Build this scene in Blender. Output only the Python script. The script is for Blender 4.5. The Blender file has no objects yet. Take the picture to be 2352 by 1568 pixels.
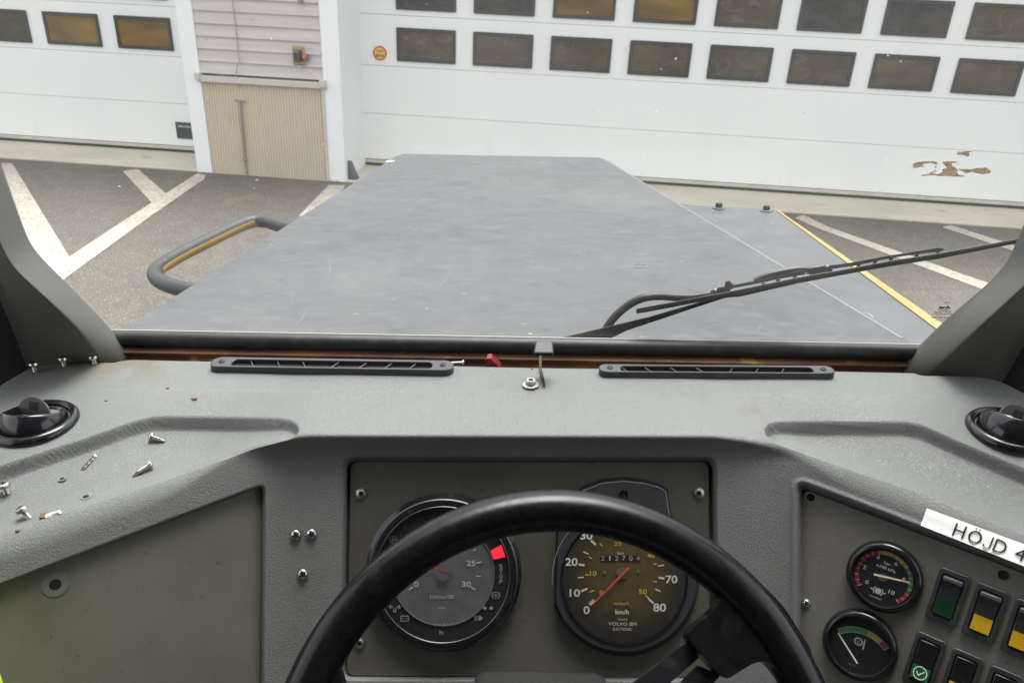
import bpy, math, random
import numpy as np
from mathutils import Vector, Matrix
random.seed(7)
SC = bpy.context.scene
COL = SC.collection
R = math.radians

# ------------------------------------------------------------------ camera
FPX, CX, CY = 1767.0, 1176.0, 784.0          # photo measured on a 2352 x 1568 grid
def cambasis(p, yaw, roll):
    p, yaw, roll = R(p), R(yaw), R(roll)
    F = np.array([0, math.cos(p), -math.sin(p)]); U = np.array([0, math.sin(p), math.cos(p)]); X = np.array([1., 0, 0])
    c, s = math.cos(roll), math.sin(roll)
    X, U = c*X+s*U, -s*X+c*U
    cy, sy = math.cos(yaw), math.sin(yaw)
    M = np.array([[cy, -sy, 0], [sy, cy, 0], [0, 0, 1]])
    return M@X, M@U, M@F
BW = cambasis(25.94, 4.59, 2.745)            # camera against the building
BV = cambasis(25.94, 0.0, 0.5)               # camera against the truck cab
EYE = Vector((0, 0, 2.7))
def m4(B, loc):
    X, U, F = [Vector(b) for b in B]
    m = Matrix((X, U, -F)).transposed().to_4x4(); m.translation = loc
    return m
V = m4(BW, EYE) @ m4(BV, (0, 0, 0)).inverted()   # the truck leans and is turned a little against the building
cam_d = bpy.data.cameras.new('camera'); cam = bpy.data.objects.new('camera', cam_d); COL.objects.link(cam)
cam_d.sensor_width = 36; cam_d.sensor_fit = 'HORIZONTAL'; cam_d.lens = FPX/2352*36
cam_d.clip_start = 0.02; cam_d.clip_end = 500
cam_d.dof.use_dof = True; cam_d.dof.focus_distance = 0.86; cam_d.dof.aperture_fstop = 16
cam.matrix_world = m4(BW, EYE); SC.camera = cam

# ------------------------------------------------------------------ light
SUN_EL, SUN_AZ = 73, 10                        # almost overhead, spread by cloud
w = bpy.data.worlds.new('World'); SC.world = w; w.use_nodes = True
nt = w.node_tree; nt.nodes.clear()
sky = nt.nodes.new('ShaderNodeTexSky'); sky.sky_type = 'NISHITA'; sky.sun_disc = False
sky.sun_elevation = R(SUN_EL); sky.sun_rotation = R(SUN_AZ); sky.air_density = 1.0; sky.dust_density = 3.0
hs = nt.nodes.new('ShaderNodeHueSaturation'); hs.inputs['Saturation'].default_value = 0.10
bg = nt.nodes.new('ShaderNodeBackground'); bg.inputs['Strength'].default_value = 0.14
ow = nt.nodes.new('ShaderNodeOutputWorld')
nt.links.new(sky.outputs[0], hs.inputs['Color']); nt.links.new(hs.outputs[0], bg.inputs[0]); nt.links.new(bg.outputs[0], ow.inputs[0])
sd = bpy.data.lights.new('sun', 'SUN'); sd.energy = 1.3; sd.angle = R(32); sd.color = (1, .97, .93)
so = bpy.data.objects.new('sun', sd); COL.objects.link(so)
dv = Vector((math.sin(R(SUN_AZ))*math.cos(R(SUN_EL)), math.cos(R(SUN_AZ))*math.cos(R(SUN_EL)), math.sin(R(SUN_EL))))
so.rotation_euler = dv.to_track_quat('Z', 'Y').to_euler(); so.location = (0, 0, 20)
SC.view_settings.view_transform = 'Standard'; SC.view_settings.look = 'None'
SC.view_settings.exposure = 1.85; SC.view_settings.gamma = 1
SC.render.engine = 'CYCLES'

# ------------------------------------------------------------------ geometry helpers
def ray(u, v, B=BV): return (u-CX)/FPX*B[0]-(v-CY)/FPX*B[1]+B[2]
def onpl(u, v, P, n, B=BV, o=(0, 0, 0)):
    d = ray(u, v, B); o = np.array(o, float); n = np.array(n, float)
    return Vector(o+d*(np.dot(np.array(P, float)-o, n)/np.dot(d, n)))
def G(u, v, z=0): return onpl(u, v, (0, 0, z), (0, 0, 1), BW, EYE)       # ground point
def Wl(u, v, y=10.9): return onpl(u, v, (0, y, 0), (0, 1, 0), BW, EYE)    # facade point
ZT = -0.39
def Tp(u, v, z=ZT): return onpl(u, v, (0, 0, z), (0, 0, 1))               # dashboard top point
def frame(o, a, b, n):
    m = Matrix((Vector(a), Vector(b), Vector(n))).transposed().to_4x4(); m.translation = Vector(o); return m
def basis(b, E):
    b, E = R(b), R(E)
    n = np.array([-math.cos(E)*math.sin(b), -math.cos(E)*math.cos(b), math.sin(E)])
    a = np.array([math.cos(b), -math.sin(b), 0]); up = np.cross(a, -n)
    if up[2] < 0: up = -up
    return n, a, up
I4 = Matrix.Identity(4)
def Tr(x, y, z): return Matrix.Translation((x, y, z))

class MB:
    """collects shapes in world space, builds one mesh object"""
    def __init__(s, M=I4): s.v = []; s.f = []; s.mi = []; s.M = M
    def add(s, vs, fs, m=0, M=None):
        M = s.M if M is None else s.M @ M
        k = len(s.v); s.v += [M @ Vector(p) for p in vs]; s.f += [tuple(i+k for i in f) for f in fs]
        s.mi += [m]*len(fs); return s
    def box(s, c, d, m=0, M=None):
        x, y, z = c; a, b, e = d[0]/2, d[1]/2, d[2]/2
        vs = [(x+i*a, y+j*b, z+k*e) for i in (-1, 1) for j in (-1, 1) for k in (-1, 1)]
        return s.add(vs, [(0, 1, 3, 2), (4, 6, 7, 5), (0, 4, 5, 1), (2, 3, 7, 6), (0, 2, 6, 4), (1, 5, 7, 3)], m, M)
    def poly(s, pts, m=0, M=None): return s.add(pts, [tuple(range(len(pts)))], m, M)
    def prism(s, p2, z0, z1, m=0, M=None, mside=None):
        a = sum(p2[i][0]*p2[(i+1) % len(p2)][1]-p2[(i+1) % len(p2)][0]*p2[i][1] for i in range(len(p2)))
        if a < 0: p2 = p2[::-1]
        n = len(p2); vs = [(x, y, z0) for x, y in p2]+[(x, y, z1) for x, y in p2]
        s.add(vs, [tuple(range(n-1, -1, -1)), tuple(range(n, 2*n))], m, M)
        return s.add(vs, [(i, (i+1) % n, (i+1) % n+n, i+n) for i in range(n)], m if mside is None else mside, M)
    def ring(s, o, i, z0, z1, m=0, M=None):
        """outer/inner loops of equal length, walls and top/bottom"""
        n = len(o); vs = [(x, y, z0) for x, y in o]+[(x, y, z1) for x, y in o]+[(x, y, z1) for x, y in i]+[(x, y, z0) for x, y in i]
        fs = []
        for k in range(n):
            l = (k+1) % n
            for r in range(4): q = (r+1) % 4; fs.append((r*n+k, r*n+l, q*n+l, q*n+k))
        return s.add(vs, fs, m, M)
    def lathe(s, prof, n=32, m=0, M=None, cap0=False, cap1=False):
        vs = []; fs = []
        for r, z in prof:
            vs += [(r*math.cos(2*math.pi*k/n), r*math.sin(2*math.pi*k/n), z) for k in range(n)]
        for j in range(len(prof)-1):
            for k in range(n):
                l = (k+1) % n; fs.append((j*n+k, j*n+l, (j+1)*n+l, (j+1)*n+k))
        if cap0: fs.append(tuple(range(n-1, -1, -1)))
        if cap1: fs.append(tuple((len(prof)-1)*n+k for k in range(n)))
        return s.add(vs, fs, m, M)
    def disc(s, r, z, n=32, m=0, M=None): return s.poly([(r*math.cos(2*math.pi*k/n), r*math.sin(2*math.pi*k/n), z) for k in range(n)], m, M)
    def tube(s, path, rad, n=12, m=0, M=None, closed=False, msel=None, flat=1.0, caps=True):
        P = [Vector(p) for p in path]; N = len(P); vs = []; fs = []; ms = []
        up = Vector((0, 0, 1)); prev = None
        for i, p in enumerate(P):
            if closed: t = P[(i+1) % N]-P[i-1]
            else: t = P[min(i+1, N-1)]-P[max(i-1, 0)]
            t.normalize()
            if prev is None:
                x = t.cross(up)
                if x.length < 1e-3: x = t.cross(Vector((1, 0, 0)))
            else: x = prev-t*prev.dot(t)
            x.normalize(); prev = x; y = t.cross(x)
            r = rad[i] if isinstance(rad, (list, tuple)) else rad
            vs += [p+x*(r*math.cos(2*math.pi*k/n))+y*(r*flat*math.sin(2*math.pi*k/n)) for k in range(n)]
        for i in range(N if closed else N-1):
            j = (i+1) % N
            for k in range(n):
                l = (k+1) % n; fs.append((i*n+k, i*n+l, j*n+l, j*n+k))
                if msel:
                    c = (vs[i*n+k]+vs[i*n+l])/2-P[i]; ms.append(msel(c.normalized()))
        k0 = len(s.mi); s.add(vs, fs, m, M)
        if msel: s.mi[k0:] = ms
        if caps and not closed: s.add(vs, [tuple(range(n-1, -1, -1)), tuple(range((N-1)*n, N*n))], m, M)
        return s
    def band(s, cx, cy, r0, r1, a0, a1, z, m=0, n=24, M=None):
        vs = []; fs = []
        for k in range(n+1):
            a = a0+(a1-a0)*k/n
            vs += [(cx+r0*math.cos(a), cy+r0*math.sin(a), z), (cx+r1*math.cos(a), cy+r1*math.sin(a), z)]
        for k in range(n): fs.append((2*k, 2*k+1, 2*k+3, 2*k+2) if a1 > a0 else (2*k+2, 2*k+3, 2*k+1, 2*k))
        return s.add(vs, fs, m, M)
    def line(s, p, q, wd, z, m=0, M=None):
        p, q = Vector(p[:2]), Vector(q[:2]); t = (q-p).normalized(); x = Vector((-t.y, t.x))*wd/2
        return s.poly([(*(p-x), z), (*(q-x), z), (*(q+x), z), (*(p+x), z)], m, M)
    def text(s, body, cx, cy, h, z, m=0, M=None, wd=None, bold=0.0, rot=0, fn=None, mirror=False):
        vs, fs = textdata(body, bold)
        xs = [v[0] for v in vs]; ys = [v[1] for v in vs]
        x0, x1, y0, y1 = min(xs), max(xs), min(ys), max(ys)
        sy = h/(y1-y0); sx = sy if wd is None else wd/(x1-x0)
        if mirror: sx = -sx
        c, sn = math.cos(rot), math.sin(rot); out = []
        for vx, vy in vs:
            X = (vx-(x0+x1)/2)*sx; Y = (vy-(y0+y1)/2)*sy
            X, Y = cx+c*X-sn*Y, cy+sn*X+c*Y
            out.append(fn(X, Y) if fn else (X, Y, z))
        return s.add(out, fs, m, M)
    def build(s, name, mats, parent=None, loc=None, bevel=0, sharp=35, sub=0, bseg=2):
        if loc is None and parent is None:
            xs = np.array([tuple(p) for p in s.v]); lo, hi = xs.min(0), xs.max(0)
            loc = ((lo[0]+hi[0])/2, (lo[1]+hi[1])/2, lo[2])
        root = parent
        while root is not None and root.parent is not None: root = root.parent
        inv = root.matrix_world.inverted() if root is not None else Matrix.Translation(loc).inverted()
        me = bpy.data.meshes.new(name); me.from_pydata([inv @ p for p in s.v], [], s.f)
        if not isinstance(mats, (list, tuple)): mats = [mats]
        for mm in mats: me.materials.append(mm)
        me.polygons.foreach_set('material_index', s.mi)
        me.polygons.foreach_set('use_smooth', [True]*len(s.f))
        me.update()
        if sharp: me.set_sharp_from_angle(angle=R(sharp))
        o = bpy.data.objects.new(name, me); COL.objects.link(o)
        if parent is not None: o.parent = parent
        else: o.matrix_world = Matrix.Translation(loc)
        if bevel:
            b = o.modifiers.new('bevel', 'BEVEL'); b.width = bevel; b.segments = bseg; b.limit_method = 'ANGLE'; b.angle_limit = R(40)
        if sub:
            b = o.modifiers.new('sub', 'SUBSURF'); b.levels = sub; b.render_levels = sub
        return o
_tc = {}
def textdata(body, bold):
    k = (body, bold)
    if k not in _tc:
        cu = bpy.data.curves.new('lettering', 'FONT'); cu.body = body; cu.offset = bold; cu.resolution_u = 4
        o = bpy.data.objects.new('lettering', cu); COL.objects.link(o); bpy.context.view_layer.update()
        me = bpy.data.meshes.new_from_object(o.evaluated_get(bpy.context.evaluated_depsgraph_get()))
        _tc[k] = ([(v.co.x, v.co.y) for v in me.vertices], [tuple(p.vertices) for p in me.polygons])
        bpy.data.objects.remove(o); bpy.data.curves.remove(cu); bpy.data.meshes.remove(me)
    return _tc[k]
def tag(o, label, cat=None, group=None, kind=None):
    o['label'] = label
    if cat: o['category'] = cat
    if group: o['group'] = group
    if kind: o['kind'] = kind
    return o
def thing(name, M, label, cat, group=None):
    o = bpy.data.objects.new(name, None); COL.objects.link(o); o.empty_display_size = .05
    o.matrix_world = M if isinstance(M, Matrix) else Matrix.Translation(M)
    return tag(o, label, cat, group)
def struct(name, mb, m, **k):
    o = mb.build(name, m, **k); o['kind'] = 'structure'; return o
def rrect(cx, cy, wx, wy, r, n=6):
    out = []
    for sx, sy, a0 in ((1, 1, 0), (-1, 1, 90), (-1, -1, 180), (1, -1, 270)):
        for k in range(n+1):
            a = R(a0+90*k/n); out.append((cx+sx*(wx/2-r)+r*math.cos(a), cy+sy*(wy/2-r)+r*math.sin(a)))
    return out
def rpoly(pts, r, n=6):
    out = []; N = len(pts)
    for i in range(N):
        p, a, b = Vector(pts[i]), Vector(pts[i-1]), Vector(pts[(i+1) % N])
        ra = r[i] if isinstance(r, (list, tuple)) else r
        u = (a-p).normalized(); v = (b-p).normalized(); d = min(ra*1.2, (a-p).length*.45, (b-p).length*.45)
        for k in range(n+1):
            t = k/n; q = (p+u*d)*(1-t)**2+p*(2*t*(1-t))+(p+v*d)*t*t; out.append((q.x, q.y))
    return out
def spline(pts, n=8):
    P = [Vector(p) for p in pts]; out = []
    for i in range(len(P)-1):
        a = P[max(i-1, 0)]; b = P[i]; c = P[i+1]; d = P[min(i+2, len(P)-1)]
        for k in range(n):
            t = k/n; out.append(.5*((2*b)+(c-a)*t+(2*a-5*b+4*c-d)*t*t+(3*b-a-3*c+d)*t**3))
    out.append(P[-1]); return out
def dup(root, M, label=None, group=None):
    r = root.copy(); COL.objects.link(r); r.matrix_world = M
    if label: r['label'] = label
    if group: r['group'] = group
    for ch in root.children:
        c = ch.copy(); COL.objects.link(c); c.parent = r
        for g in ch.children:
            d = g.copy(); COL.objects.link(d); d.parent = c
    return r

# ------------------------------------------------------------------ materials
def mat(name, col, rough=.5, metal=0., var=(), bump=(), spec=.5, coat=0, rvar=None, emit=None, co='Object'):
    m = bpy.data.materials.new(name); m.use_nodes = True; t = m.node_tree; N = t.nodes; L = t.links
    b = N['Principled BSDF']; b.inputs['Base Color'].default_value = (*col, 1); b.inputs['Roughness'].default_value = rough
    b.inputs['Metallic'].default_value = metal; b.inputs['Specular IOR Level'].default_value = spec
    b.inputs['Coat Weight'].default_value = coat
    if emit: b.inputs['Emission Color'].default_value = (*emit[0], 1); b.inputs['Emission Strength'].default_value = emit[1]
    tc = N.new('ShaderNodeTexCoord')
    def tex(kind, scale, det, stretch, dist=0, off=0):
        mp = N.new('ShaderNodeMapping'); mp.inputs['Scale'].default_value = stretch; mp.inputs['Location'].default_value = (off, off*.7, off*.3)
        L.new(tc.outputs[co], mp.inputs[0])
        if kind == 'noise':
            n = N.new('ShaderNodeTexNoise'); n.inputs['Scale'].default_value = scale; n.inputs['Detail'].default_value = det
            n.inputs['Distortion'].default_value = dist; L.new(mp.outputs[0], n.inputs['Vector']); return n.outputs['Fac']
        n = N.new('ShaderNodeTexVoronoi'); n.inputs['Scale'].default_value = scale
        if kind == 'edge': n.feature = 'DISTANCE_TO_EDGE'
        if dist:
            wn = N.new('ShaderNodeTexNoise'); wn.inputs['Scale'].default_value = scale*.8; wn.inputs['Detail'].default_value = 3
            L.new(mp.outputs[0], wn.inputs['Vector'])
            mx = N.new('ShaderNodeMixRGB'); mx.blend_type = 'LINEAR_LIGHT'; mx.inputs[0].default_value = dist/scale
            L.new(mp.outputs[0], mx.inputs[1]); L.new(wn.outputs['Color'], mx.inputs[2]); L.new(mx.outputs[0], n.inputs['Vector'])
        else: L.new(mp.outputs[0], n.inputs['Vector'])
        return n.outputs['Distance']
    def ramp(src, lo, hi):
        r = N.new('ShaderNodeMapRange'); r.interpolation_type = 'SMOOTHSTEP'
        r.inputs[1].default_value = lo; r.inputs[2].default_value = hi; L.new(src, r.inputs[0]); return r.outputs[0]
    cur = None
    for i, vv in enumerate(var):
        kind, scale, det, lo, hi, c2, fac = vv[:7]; st = vv[7] if len(vv) > 7 else (1, 1, 1); ds = vv[8] if len(vv) > 8 else 0
        if kind == 'scratch':      # contour lines of a soft noise, broken up by a second one
            s1 = tex('noise', scale, det, st, ds, i*3.1)
            a = N.new('ShaderNodeMath'); a.operation = 'SUBTRACT'; a.inputs[1].default_value = .5; L.new(s1, a.inputs[0])
            a2 = N.new('ShaderNodeMath'); a2.operation = 'ABSOLUTE'; L.new(a.outputs[0], a2.inputs[0])
            f1 = ramp(a2.outputs[0], hi, 0.0); s2 = tex('noise', scale*2.3, 2, (1, 1, 1), 0, 7+i); f2 = ramp(s2, lo, lo+.06)
            f = N.new('ShaderNodeMath'); f.operation = 'MULTIPLY'; L.new(f1, f.inputs[0]); L.new(f2, f.inputs[1]); fo = f.outputs[0]
        elif kind == 'spot':       # soft patch round a point given in the object's own space
            ps = N.new('ShaderNodeVectorMath'); ps.operation = 'DISTANCE'; mpp = N.new('ShaderNodeMapping'); mpp.inputs['Scale'].default_value = st
            L.new(tc.outputs[co], mpp.inputs[0]); L.new(mpp.outputs[0], ps.inputs[0]); ps.inputs[1].default_value = [a*b_ for a, b_ in zip(vv[9], st)]
            f1 = ramp(ps.outputs['Value'], scale, scale*.3); s2 = tex('noise', det, 5, (1, 1, 1), .5, i); f2 = ramp(s2, lo, hi)
            f = N.new('ShaderNodeMath'); f.operation = 'MULTIPLY'; L.new(f1, f.inputs[0]); L.new(f2, f.inputs[1]); fo = f.outputs[0]
        else: fo = ramp(tex(kind, scale, det, st, ds, i*3.1), lo, hi)
        k = N.new('ShaderNodeMath'); k.operation = 'MULTIPLY'; k.inputs[1].default_value = fac; L.new(fo, k.inputs[0])
        mx = N.new('ShaderNodeMixRGB'); L.new(k.outputs[0], mx.inputs[0]); mx.inputs[2].default_value = (*c2, 1)
        if cur is None: mx.inputs[1].default_value = (*col, 1)
        else: L.new(cur, mx.inputs[1])
        cur = mx.outputs[0]
    if cur is not None: L.new(cur, b.inputs['Base Color'])
    if rvar:
        sc, lo, hi, st = rvar; n = tex('noise', sc, 6, st, 1.0, 5); r = N.new('ShaderNodeMapRange')
        r.inputs[1].default_value = .3; r.inputs[2].default_value = .7; r.inputs[3].default_value = lo; r.inputs[4].default_value = hi
        L.new(n, r.inputs[0]); L.new(r.outputs[0], b.inputs['Roughness'])
    nrm = None
    for kind, scale, det, stren, dist, *rest in bump:
        st = rest[0] if rest else (1, 1, 1); ds = rest[1] if len(rest) > 1 else 0
        bn = N.new('ShaderNodeBump'); bn.inputs['Strength'].default_value = stren; bn.inputs['Distance'].default_value = dist
        src = tex(kind, scale, det, st, ds)
        if kind == 'edge': src = ramp(src, 0, .18)
        L.new(src, bn.inputs['Height'])
        if nrm: L.new(nrm, bn.inputs['Normal'])
        nrm = bn.outputs[0]
    if nrm: L.new(nrm, b.inputs['Normal'])
    return m
def glassmat(name, tint, base=.04, gain=.6, rough=0.02, dust_haze=0):
    m = bpy.data.materials.new(name); m.use_nodes = True; t = m.node_tree; N = t.nodes; L = t.links; N.clear()
    o = N.new('ShaderNodeOutputMaterial'); mx = N.new('ShaderNodeMixShader'); tr = N.new('ShaderNodeBsdfTransparent'); gl = N.new('ShaderNodeBsdfGlossy')
    tr.inputs[0].default_value = (*tint, 1); gl.inputs['Roughness'].default_value = rough
    lw = N.new('ShaderNodeLayerWeight'); lw.inputs['Blend'].default_value = .5
    pw = N.new('ShaderNodeMath'); pw.operation = 'POWER'; pw.inputs[1].default_value = 5; L.new(lw.outputs['Facing'], pw.inputs[0])
    ma = N.new('ShaderNodeMath'); ma.operation = 'MULTIPLY_ADD'; ma.inputs[1].default_value = gain; ma.inputs[2].default_value = base
    L.new(pw.outputs[0], ma.inputs[0]); L.new(ma.outputs[0], mx.inputs[0]); L.new(tr.outputs[0], mx.inputs[1]); L.new(gl.outputs[0], mx.inputs[2])
    if dust_haze:      # thin wiped film of dust, its diagonal streaks also painting haze and reflections
        tc = N.new('ShaderNodeTexCoord'); mp = N.new('ShaderNodeMapping'); mp.inputs['Rotation'].default_value = (0, R(38), 0); mp.inputs['Scale'].default_value = (3.2, 1, .7)
        nz = N.new('ShaderNodeTexNoise'); nz.inputs['Scale'].default_value = 2.2; nz.inputs['Detail'].default_value = 4
        L.new(tc.outputs['Object'], mp.inputs[0]); L.new(mp.outputs[0], nz.inputs['Vector'])
        mr = N.new('ShaderNodeMapRange'); mr.inputs[1].default_value = .35; mr.inputs[2].default_value = .7; mr.inputs[3].default_value = dust_haze*.5; mr.inputs[4].default_value = dust_haze*1.6; L.new(nz.outputs['Fac'], mr.inputs[0])
        df = N.new('ShaderNodeBsdfDiffuse'); df.inputs[0].default_value = (.7, .7, .68, 1); tl = N.new('ShaderNodeBsdfTranslucent'); tl.inputs[0].default_value = (.7, .7, .68, 1)
        ad = N.new('ShaderNodeMixShader'); ad.inputs[0].default_value = .6; L.new(df.outputs[0], ad.inputs[1]); L.new(tl.outputs[0], ad.inputs[2])
        m2 = N.new('ShaderNodeMixShader'); sk = N.new('ShaderNodeTexNoise'); sk.inputs['Scale'].default_value = 150; sk.inputs['Detail'].default_value = 2; L.new(tc.outputs['Object'], sk.inputs['Vector'])
        sr = N.new('ShaderNodeMapRange'); sr.inputs[1].default_value = .755; sr.inputs[2].default_value = .79; sr.inputs[4].default_value = .5; L.new(sk.outputs['Fac'], sr.inputs[0])
        ms = N.new('ShaderNodeMath'); ms.operation = 'ADD'; L.new(mr.outputs[0], ms.inputs[0]); L.new(sr.outputs[0], ms.inputs[1]); L.new(ms.outputs[0], m2.inputs[0]); L.new(mx.outputs[0], m2.inputs[1]); L.new(ad.outputs[0], m2.inputs[2]); L.new(m2.outputs[0], o.inputs[0])
    else: L.new(mx.outputs[0], o.inputs[0])
    return m

M_ = {}
M_['vinyl'] = mat('grey_vinyl', (.155, .160, .155), .42,
    var=[('noise', 6, 4, .35, .7, (.13, .134, .13), .6), ('noise', 240, 3, .66, .74, (.10, .095, .08), .35),
         ('scratch', 9, 2, .52, .004, (.24, .24, .235), .2, (1, 1, 1), .8),
         ('spot', .13, 22, .42, .60, (.135, .105, .065), .65, (1, 2.2, 1), 0, (-.43, .245, .16)),
         ('spot', .022, 60, .45, .6, (.15, .12, .08), .45, (1, 1, 1), 0, (.24, .155, .15))],
    bump=[('edge', 340, 2, .5, .0007, (1, 1, 1), 1.3), ('noise', 300, 4, .25, .0005, (1, 1, 1), 1.0), ('noise', 14, 2, .12, .002)], rvar=(9, .48, .62, (1, 1, 1)), spec=.42)
M_['panel'] = mat('olive_grey_painted_plate', (.128, .125, .097), .42,
    var=[('noise', 14, 5, .4, .75, (.10, .096, .07), .7), ('noise', 160, 3, .68, .74, (.05, .04, .03), .7), ('noise', 40, 4, .6, .75, (.12, .113, .105), .4)],
    bump=[('noise', 520, 3, .25, .0005), ('noise', 60, 2, .1, .0004)], rvar=(14, .36, .5, (1, 1, 1)))
M_['panelwarm'] = mat('switch_plate_paint', (.165, .158, .134), .42, var=[('noise', 14, 5, .4, .75, (.135, .128, .10), .7), ('noise', 160, 3, .68, .74, (.05, .04, .03), .7)], bump=[('noise', 420, 3, .35, .0006)], rvar=(14, .36, .5, (1, 1, 1)))
M_['panelmid'] = mat('instrument_plate', (.090, .088, .070), .42, var=[('noise', 14, 5, .4, .75, (.074, .071, .052), .7), ('noise', 26, 4, .6, .72, (.06, .06, .035), .5), ('noise', 160, 3, .68, .74, (.04, .03, .02), .7)], bump=[('noise', 520, 3, .25, .0005)], rvar=(14, .36, .5, (1, 1, 1)))
M_['pillar'] = mat('pillar_trim_grey', (.09, .09, .082), .6, var=[('noise', 10, 4, .4, .7, (.097, .096, .085), .6)], bump=[('noise', 700, 2, .15, .0003), ('noise', 9, 2, .2, .004)])
M_['black'] = mat('black_rubber', (.013, .0135, .015), .5, var=[('noise', 60, 5, .45, .7, (.045, .045, .045), .5)], bump=[('noise', 300, 3, .1, .0003)])
M_['blackmatt'] = mat('black_matt_trim', (.012, .012, .013), .8)
M_['blackgloss'] = mat('black_gloss_plastic', (.012, .012, .014), .16, var=[('noise', 80, 4, .6, .75, (.05, .05, .05), .3)])
M_['blackplastic'] = mat('black_satin_plastic', (.035, .036, .039), .38, var=[('noise', 120, 4, .5, .75, (.07, .07, .07), .4)], bump=[('noise', 900, 2, .1, .0002)])
M_['wheel'] = mat('worn_black_wheel_grip', (.0035, .0035, .004), .26, var=[('noise', 70, 5, .5, .75, (.009, .009, .010), .6, (1, 1, 1), .6)], bump=[('noise', 240, 3, .12, .0005)], rvar=(40, .22, .36, (1, 1, 1)), spec=.30)
M_['dial'] = mat('dial_black', (.02, .02, .022), .5, var=[('noise', 90, 4, .6, .7, (.05, .05, .05), .5)])
M_['dialgrey'] = mat('dial_mottled_grey', (.105, .105, .11), .5, var=[('noise', 60, 4, .4, .7, (.15, .15, .15), .6)])  # mottled lighter grey for the tachometer centre and needle hubs
M_['dialbrown'] = mat('dial_brown_reflection', (.085, .062, .024), .5, var=[('noise', 30, 3, .35, .65, (.055, .043, .020), .8)])  # brown of the amber reflection, put into the dial colour
M_['white'] = mat('print_white', (.62, .62, .6), .5)
M_['greyprint'] = mat('print_grey', (.30, .31, .33), .5)
M_['yellowprint'] = mat('print_yellow', (.62, .45, .06), .5)
M_['red'] = mat('needle_red', (.6, .11, .06), .45)
M_['cream'] = mat('needle_cream', (.75, .68, .5), .4)
M_['dred'] = mat('print_dark_red', (.36, .05, .045), .5)
M_['green'] = mat('print_green', (.09, .27, .08), .5)
M_['ochre'] = mat('print_ochre', (.55, .36, .06), .5)
M_['redlamp'] = mat('red_warning_lamp', (.8, .03, .05), .3, emit=((1, .03, .06), .22))
M_['keygreen'] = mat('switch_green', (.006, .075, .022), .3, var=[('noise', 300, 3, .55, .7, (.012, .09, .03), .4)])
M_['keygreendark'] = mat('switch_dark_green', (.003, .035, .010), .35)
M_['keyyellow'] = mat('switch_yellow', (.50, .29, .012), .4)
M_['orangelamp'] = mat('switch_orange_lamp', (.9, .3, .1), .3, emit=((1, .35, .12), .9))
M_['chrome'] = mat('zinc_screw', (.62, .61, .57), .25, 1.0, var=[('noise', 500, 3, .5, .7, (.35, .33, .3), .5)])
M_['steel'] = mat('dull_steel', (.45, .44, .42), .4, 1.0, var=[('noise', 400, 3, .5, .7, (.25, .23, .2), .6)])
M_['hole'] = mat('drill_hole', (.004, .004, .004), .9)
M_['label'] = mat('white_label_tape', (.78, .79, .75), .35)
M_['ink'] = mat('label_ink', (.012, .008, .02), .4)
M_['rust'] = mat('rusty_steel', (.15, .062, .026), .75,
    var=[('noise', 35, 6, .4, .65, (.05, .022, .012), .8, (.3, 1, 1)), ('noise', 70, 5, .6, .68, (.22, .09, .03), .8, (.4, 1, 1)), ('noise', 40, 5, .62, .66, (.34, .20, .03), .9, (.6, 1, 2.5))],
    bump=[('noise', 180, 5, .6, .002)])
M_['hood'] = mat('hood_grey_paint', (.070, .072, .076), .5,
    var=[('noise', 3.2, 6, .42, .70, (.053, .057, .065), .65, (1.1, 1.25, 1), 2.6), ('noise', 11, 6, .52, .72, (.105, .108, .113), .5, (1, 1.3, 1), 3.0), ('noise', 5, 5, .56, .63, (.048, .052, .061), .5, (1, 1.3, 1), 3.0), ('noise', 1.4, 4, .5, .75, (.115, .116, .118), .5),
         ('scratch', 2.3, 1.5, .55, .0022, (.2, .2, .21), .16, (1, .8, 1), 1.4), ('scratch', 5.1, 1, .60, .0024, (.22, .22, .22), .18, (1, 1, 1), .9),
         ('noise', 34, 5, .72, .74, (.2, .2, .2), .45), ('noise', 21, 2, .775, .785, (.6, .45, .15), .6)],
    bump=[('noise', 5, 3, .05, .01)], rvar=(6, .42, .6, (1, 2, 1)), spec=.32)
M_['sideplate'] = mat('platform_grey_paint', (.076, .080, .087), .48,
    var=[('noise', 4, 6, .42, .70, (.060, .064, .073), .7, (1, 1.5, 1), 1.5), ('noise', 40, 5, .70, .73, (.45, .45, .45), .7), ('scratch', 4, 1, .58, .003, (.45, .45, .46), .6)], rvar=(6, .3, .48, (1, 1, 1)))
M_['edgelight_scratch'] = mat('highlight_scratch_paint', (.135, .14, .145), .6)  # for scratches and for the highlight painted along the hood fold
M_['yellow'] = mat('machine_yellow', (.33, .215, .07), .4, var=[('noise', 30, 4, .5, .7, (.30, .185, .045), .6), ('noise', 60, 5, .68, .72, (.2, .12, .05), .7)])
M_['railblack'] = mat('rail_black_grip', (.020, .021, .023), .5, var=[('noise', 50, 4, .5, .7, (.035, .035, .035), .5)])
M_['door'] = mat('white_door_paint', (.78, .79, .78), .35,
    var=[('noise', .9, 4, .4, .75, (.725, .74, .74), .5, (1, 1, .4)), ('noise', 2.5, 5, .62, .8, (.56, .56, .55), .35, (1, 1, .15)), ('noise', 12, 3, .765, .775, (.2, .2, .2), .7)],
    bump=[('noise', 3, 2, .05, .01)])
M_['gap'] = mat('door_joint_grey', (.26, .27, .28), .6)
M_['winframe'] = mat('window_frame_black', (.03, .031, .034), .45)
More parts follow.
